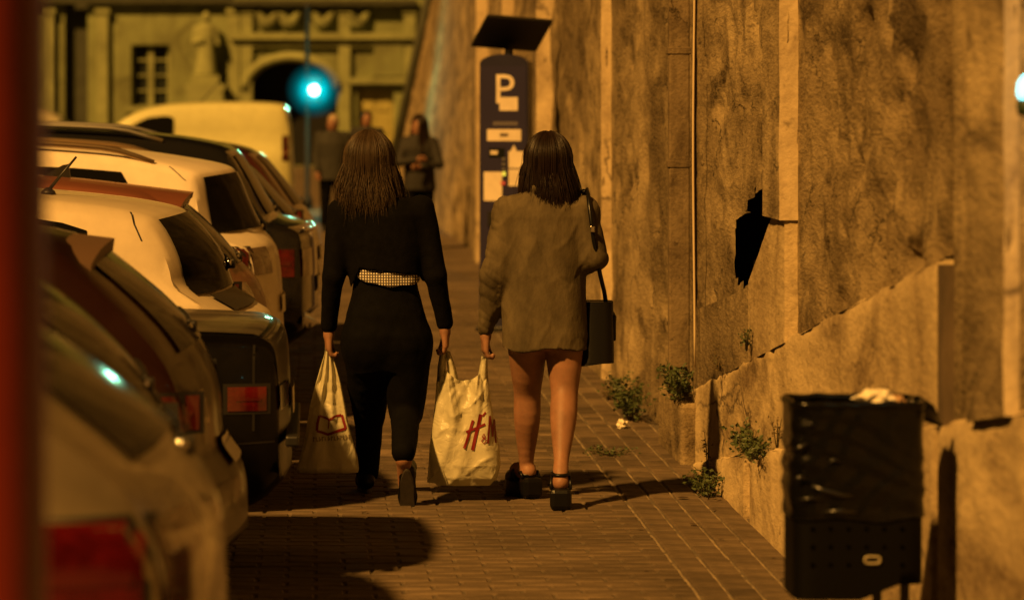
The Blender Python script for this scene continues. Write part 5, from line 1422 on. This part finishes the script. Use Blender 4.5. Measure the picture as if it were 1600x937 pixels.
def bin_wall(z0, z1, off, mat, name, n=10, wob=0.0, lowcut=None):
    v = []; 
    for j in range(n + 1):
        for (x, y) in bin_ring(.28):
            z = z0 + (z1 - z0) * j / n
            if lowcut and j == 0: z = z0 + lowcut(x)
            nx_, ny_ = (x - (x0 + x1) / 2), y; l = math.hypot(nx_, ny_)
            o_ = off + (wob * 1.6 * ((abs(((z * 13 + x * 5 + 1.3 * noise.noise((x * 4, y * 4, z * 6))) % 1) * 2 - 1) - .5) * (.35 + max(0, noise.noise((x * 3, y * 3, z * 3 + 5)))) + .35 * (abs(((z * 7 - x * 12 + noise.noise((x * 6, y, z * 6))) % 1) * 2 - 1) - .5)) if wob else 0) * min(1, 3 * (1 - abs(2 * j / n - 1)) + .25)
            v.append((x + nx_ / l * o_, y + ny_ / l * o_, z))
    k = 120; f = [(i * k + q, i * k + (q + 1) % k, (i + 1) * k + (q + 1) % k, (i + 1) * k + q) for i in range(n) for q in range(k)]
    return mk(name, v, f, mat, nb, True)
zbag = nzz(795)
zc = lambda x: .0 + .075 * max(0, (x - (x0 + x1) / 2) / ((x1 - x0) / 2)) 
bin_wall(zb0, zt0 - .01, 0, M['bin_plastic'], 'bin_shell', 12, 0, zc)
bin_wall(zbag - .03, zt0 + .012, .006, M['film_black'], 'liner_bag', 60, .009, lambda x: .035 * noise.noise((x * 9, 1, 1)))
MB().prism([(a_ * .98, b_ * .98) for a_, b_ in bin_ring(.28)], zb0 + .08, zb0 + .085, 'z').build('bin_floor', M['bin_plastic'], nb)
for (p_, r_) in (([(1240, 701), (1250, 697), (1262, 690)], .0035), ([(1268, 758), (1290, 766), (1312, 772), (1332, 774)], .005), ([(1286, 799), (1310, 797), (1340, 800)], .005), ([(1240, 747), (1250, 744), (1260, 746)], .004), ([(1292, 722), (1302, 717), (1314, 720)], .003), ([(1246, 779), (1268, 777), (1284, 780)], .003), ([(1262, 664), (1266, 661), (1271, 664)], .004)):
    MB().tube([(nx(a_), -.1705, nzz(b_)) for a_, b_ in p_], [r_ * .6] + [r_ * 1.5] * (len(p_) - 2) + [r_ * .6], 10).build('film_fold', M['film_shine'], nb, True)
# liner folded inward and bunched at the rim
rim = []
ringp = bin_ring(.28)
rim = [Vector((a_ * 1.0, b_ * 1.0, zt0 + .012 + .006 * noise.noise((a_ * 20, b_ * 20, 1)))) for a_, b_ in ringp] ; rim.append(rim[0])
MB().tube(rim, .011, 8, False).build('bag_rim', M['film_black'], nb, True)
MB().tube([(x1 - .01, -.02, zt0 - .0), (x1 + .03, .0, zt0 - .02), (x1 + .075, .02, zt0 - .06)], [.035, .030, .006], 8).build('bag_knot', M['film_black'], nb, True)
inner = MB().grid(lambda u, v: Vector((x0 + .01 + (x1 - x0 - .02) * u, -.15 + .30 * v, zt0 - .03 + .03 * noise.noise((u * 4, v * 4, 2)))), 16, 12); inner.build('bag_inside', M['film_black'], nb, True)
for i in range(6):
    for j in range(3):
        px = 1270 + i * 28; py = 826 + j * 28
        if abs(px - 1363) < 20 and j == 2: continue
        MB().lathe([(.001, 0), (.006, 0), (.006, .002), (.001, .002)], (nx(px), -.1612, nzz(py)), 10, 'y').build('vent_hole', M['hole_black'], nb)
e_ = [Vector((nx(1363) + .022 * math.copysign(abs(math.cos(t)) ** .6, math.cos(t)), -.164, nzz(874) + .010 * math.copysign(abs(math.sin(t)) ** .6, math.sin(t)))) for t in np.linspace(0, 2 * math.pi, 20)]
MB().tube(e_, .0035, 6, False).build('badge', new_mat('badge', (.30, .26, .16), .4), nb, True)
for px in (1388, 1432): MB().box((nx(px) - .012, .05, -.01), (nx(px) + .012, .075, zt0 - .08)).build('post', M['metal_dark'], nb)
# rubbish sticking out of the bin
def crumple(name, label, cat, c, r, mat, seed, flat=1.0):
    bm = bmesh.new(); bmesh.ops.create_icosphere(bm, subdivisions=3, radius=1)
    for v in bm.verts:
        k = .7 + .7 * abs(noise.noise(v.co * 1.7 + Vector((seed, 0, 0)))) + .25 * noise.noise(v.co * 5 + Vector((0, seed, 0)))
        v.co = Vector((v.co.x * r[0] * k, v.co.y * r[1] * k, v.co.z * r[2] * k * flat))
    bm.verts.index_update(); o = mk(name, [v.co for v in bm.verts], [[q.index for q in f.verts] for f in bm.faces], mat, None, False); bm.free()
    o.location = c; tag(o, label, cat); return o
M['paper'] = new_mat('waste_paper', (0.72, 0.66, 0.52), .8, bump=.3, bscale=40)
M['cardboard'] = new_mat('cardboard', (0.35, 0.22, 0.12), .8)
crumple('crumpled_paper', 'crumpled white paper on top of the litter bin', 'paper', (1.56 + nx(1380), NY + .12, zt0 + .022), (.062, .05, .030), M['paper'], 3)
crumple('crumpled_wrapper', 'small brown wrapper beside the crumpled paper on the bin', 'wrapper', (1.56 + nx(1412), NY + .13, zt0 + .014), (.024, .03, .022), M['cardboard'], 8)
crumple('foil_scrap', 'tiny shiny foil scrap on the rim of the litter bin', 'foil', (1.56 + nx(1428), NY + .07, zt0 + .020), (.012, .012, .009), M['chrome'], 11)

# ------------------------------------------------------------------ weeds along the foot of the wall
M['leaf'] = new_mat('weed_leaf', (0.055, 0.075, 0.022), .6, var=.5, vscale=30, dark=(.025, .04, .012))
M['leaf_dry'] = new_mat('dry_weed', (0.14, 0.10, 0.04), .7, var=.5, vscale=30)
M['stem'] = new_mat('weed_stem', (0.07, 0.06, 0.025), .7)
def weed(label, c, w, h, n, mat='leaf', seed=0, ns=9, ls=.020, depth=None):
    t = thing('weed_plant', label, 'plant', c, 'weeds growing at the foot of the wall'); rnd = random.Random(seed)
    sm = MB(); lm = MB(); tips = []; depth = depth or w
    for i in range(ns):
        e = Vector((rnd.uniform(-1, .7) * w * .5, rnd.uniform(-1, 1) * depth * .5, h * rnd.uniform(.5, 1)))
        mid = e * .5 + Vector((0, 0, h * .12)); pts = [Vector((e.x * .15, e.y * .3, 0)), mid, e]
        sm.tube(pts, [.003, .0025, .0012], 4); tips.append(pts)
    for i in range(n):
        pts = rnd.choice(tips); k = rnd.uniform(.2, 1); p = pts[1].lerp(pts[2], k * 2 - 1) if k > .5 else pts[0].lerp(pts[1], k * 2)
        p = p + Vector((rnd.gauss(0, 1), rnd.gauss(0, 1), rnd.gauss(0, 1))) * ls * .8; p.z = max(.004, p.z)
        d = Vector((rnd.gauss(0, 1), rnd.gauss(0, 1), rnd.uniform(-.3, .9))).normalized(); sd = d.orthogonal().normalized()
        sd = (sd * math.cos(i) + d.cross(sd) * math.sin(i)).normalized(); l = ls * rnd.uniform(.7, 1.5); up = d.cross(sd) * l * .15
        lm.add([p, p + d * l * .45 + sd * l * .30 + up, p + d * l, p + d * l * .45 - sd * l * .30 + up], [(0, 1, 2), (0, 2, 3)])
    mk('stems', sm.v, sm.f, M['stem'], t); o = mk('leaves', lm.v, lm.f, M[mat], t, False)
def base_at(px, Y, z=0): return ((px - 490) * Y / F, Y, z)
weed('bushy green weed on the pavement at the foot of the downpipe', (1.79, 21.7, 0), .26, .25, 700, seed=1, ns=22, ls=.026, depth=.8)
weed('dark leafy weed growing on the ledge right under the downpipe', (1.82, 19.15, .31), .18, .18, 480, seed=2, ns=16, ls=.024, depth=.5)
weed('low leafy weed clump on the ground below the lower ledge', (1.80, 17.5, 0), .16, .11, 320, seed=3, ns=12, ls=.022, depth=.5)
weed('green weed spreading along the low ledge of the wall', (1.86, 16.35, .30), .14, .10, 520, seed=4, ns=22, ls=.022, depth=1.3)
weed('small dry weed upright on the low ledge nearer the bin', (1.86, 15.4, .42), .06, .12, 40, 'leaf_dry', 5, 4, .014)
weed('small dark tuft growing from the upper sloping ledge', (1.87, 16.6, .73), .06, .10, 90, seed=6, ns=7, ls=.014, depth=.2)
weed('dry sprig growing from the upper ledge beside the dark tuft', (1.88, 17.8, .56), .06, .07, 50, 'leaf_dry', 7, 6, .013, depth=.5)
weed('flat weed growing out of the paving joints', (1.52, 19.6, 0), .34, .035, 150, seed=8, ns=14, ls=.016, depth=.35)
weed('sparse low grass tuft beyond the bushy weed', (1.78, 23.2, 0), .14, .10, 90, 'leaf_dry', 9, 8, .016, depth=.4)
weed('thin upright dry stalk against the plinth', (1.85, 18.0, .02), .05, .26, 40, 'leaf_dry', 10, 3, .014)
# ------------------------------------------------------------------ litter on the paving
crumple('paper_scrap', 'crumpled pale wrapper lying against the bushy weed on the pavement', 'paper', (1.70, 21.2, .02), (.03, .05, .032), M['paper'], 5)
M['dead_leaf'] = new_mat('dead_leaf', (0.045, 0.028, 0.015), .8, var=.3, vscale=20)
rnd = random.Random(12)
LEAF = ['largest curled dead leaf on the long brick courses by the wall', 'second largest dead leaf on the long brick courses by the wall', 'small dead leaf between the largest leaves and the bin',
        'tiny dead leaf right at the foot of the plinth', 'small dead leaf beside the largest one on the long courses', 'dead leaf on the paving just below the raised black shoe', 'small dead leaf below the black platform sandals',
        'tiny dead leaf at the wall foot beside the litter bin', 'tiny dead leaf on plain paving farthest from the wall weeds', 'tiny dead leaf just below the flat weed in the paving', 'tiny pale-lit scrap of leaf under the wide plastic bag']
for i, (px, py, s_) in enumerate(((1067, 780, 13), (1085, 821, 11), (1126, 844, 7), (1167, 777, 6), (1115, 797, 7), (568, 802, 10), (1000, 828, 6), (1208, 872, 6), (1010, 893, 5), (1045, 700, 5), (683, 768, 4))):
    Y = CAMZ * F / (py - 150); L_s = s_ * Y / F
    v = []; n = 9
    for k in range(n):
        t = k / (n - 1); w = math.sin(math.pi * t) ** .8 * .35
        for q in (-1, 0, 1): v.append((L_s * (t - .5) * 1.4, L_s * w * q * 2.2, L_s * (.18 * abs(q) * w * 2 + .25 * (t - .5) ** 2 + .12)))
    f = [(3 * k + j, 3 * k + j + 1, 3 * k + 4 + j, 3 * k + 3 + j) for k in range(n - 1) for j in range(2)]
    o = mk('dead_leaf', v, f, M['dead_leaf'], None, True); o.location = ((px - 490) * Y / F, Y, .003); o.rotation_euler = (0, 0, rnd.uniform(0, 6.28))
    tag(o, LEAF[i], 'leaf', 'dead leaves scattered on the paving')
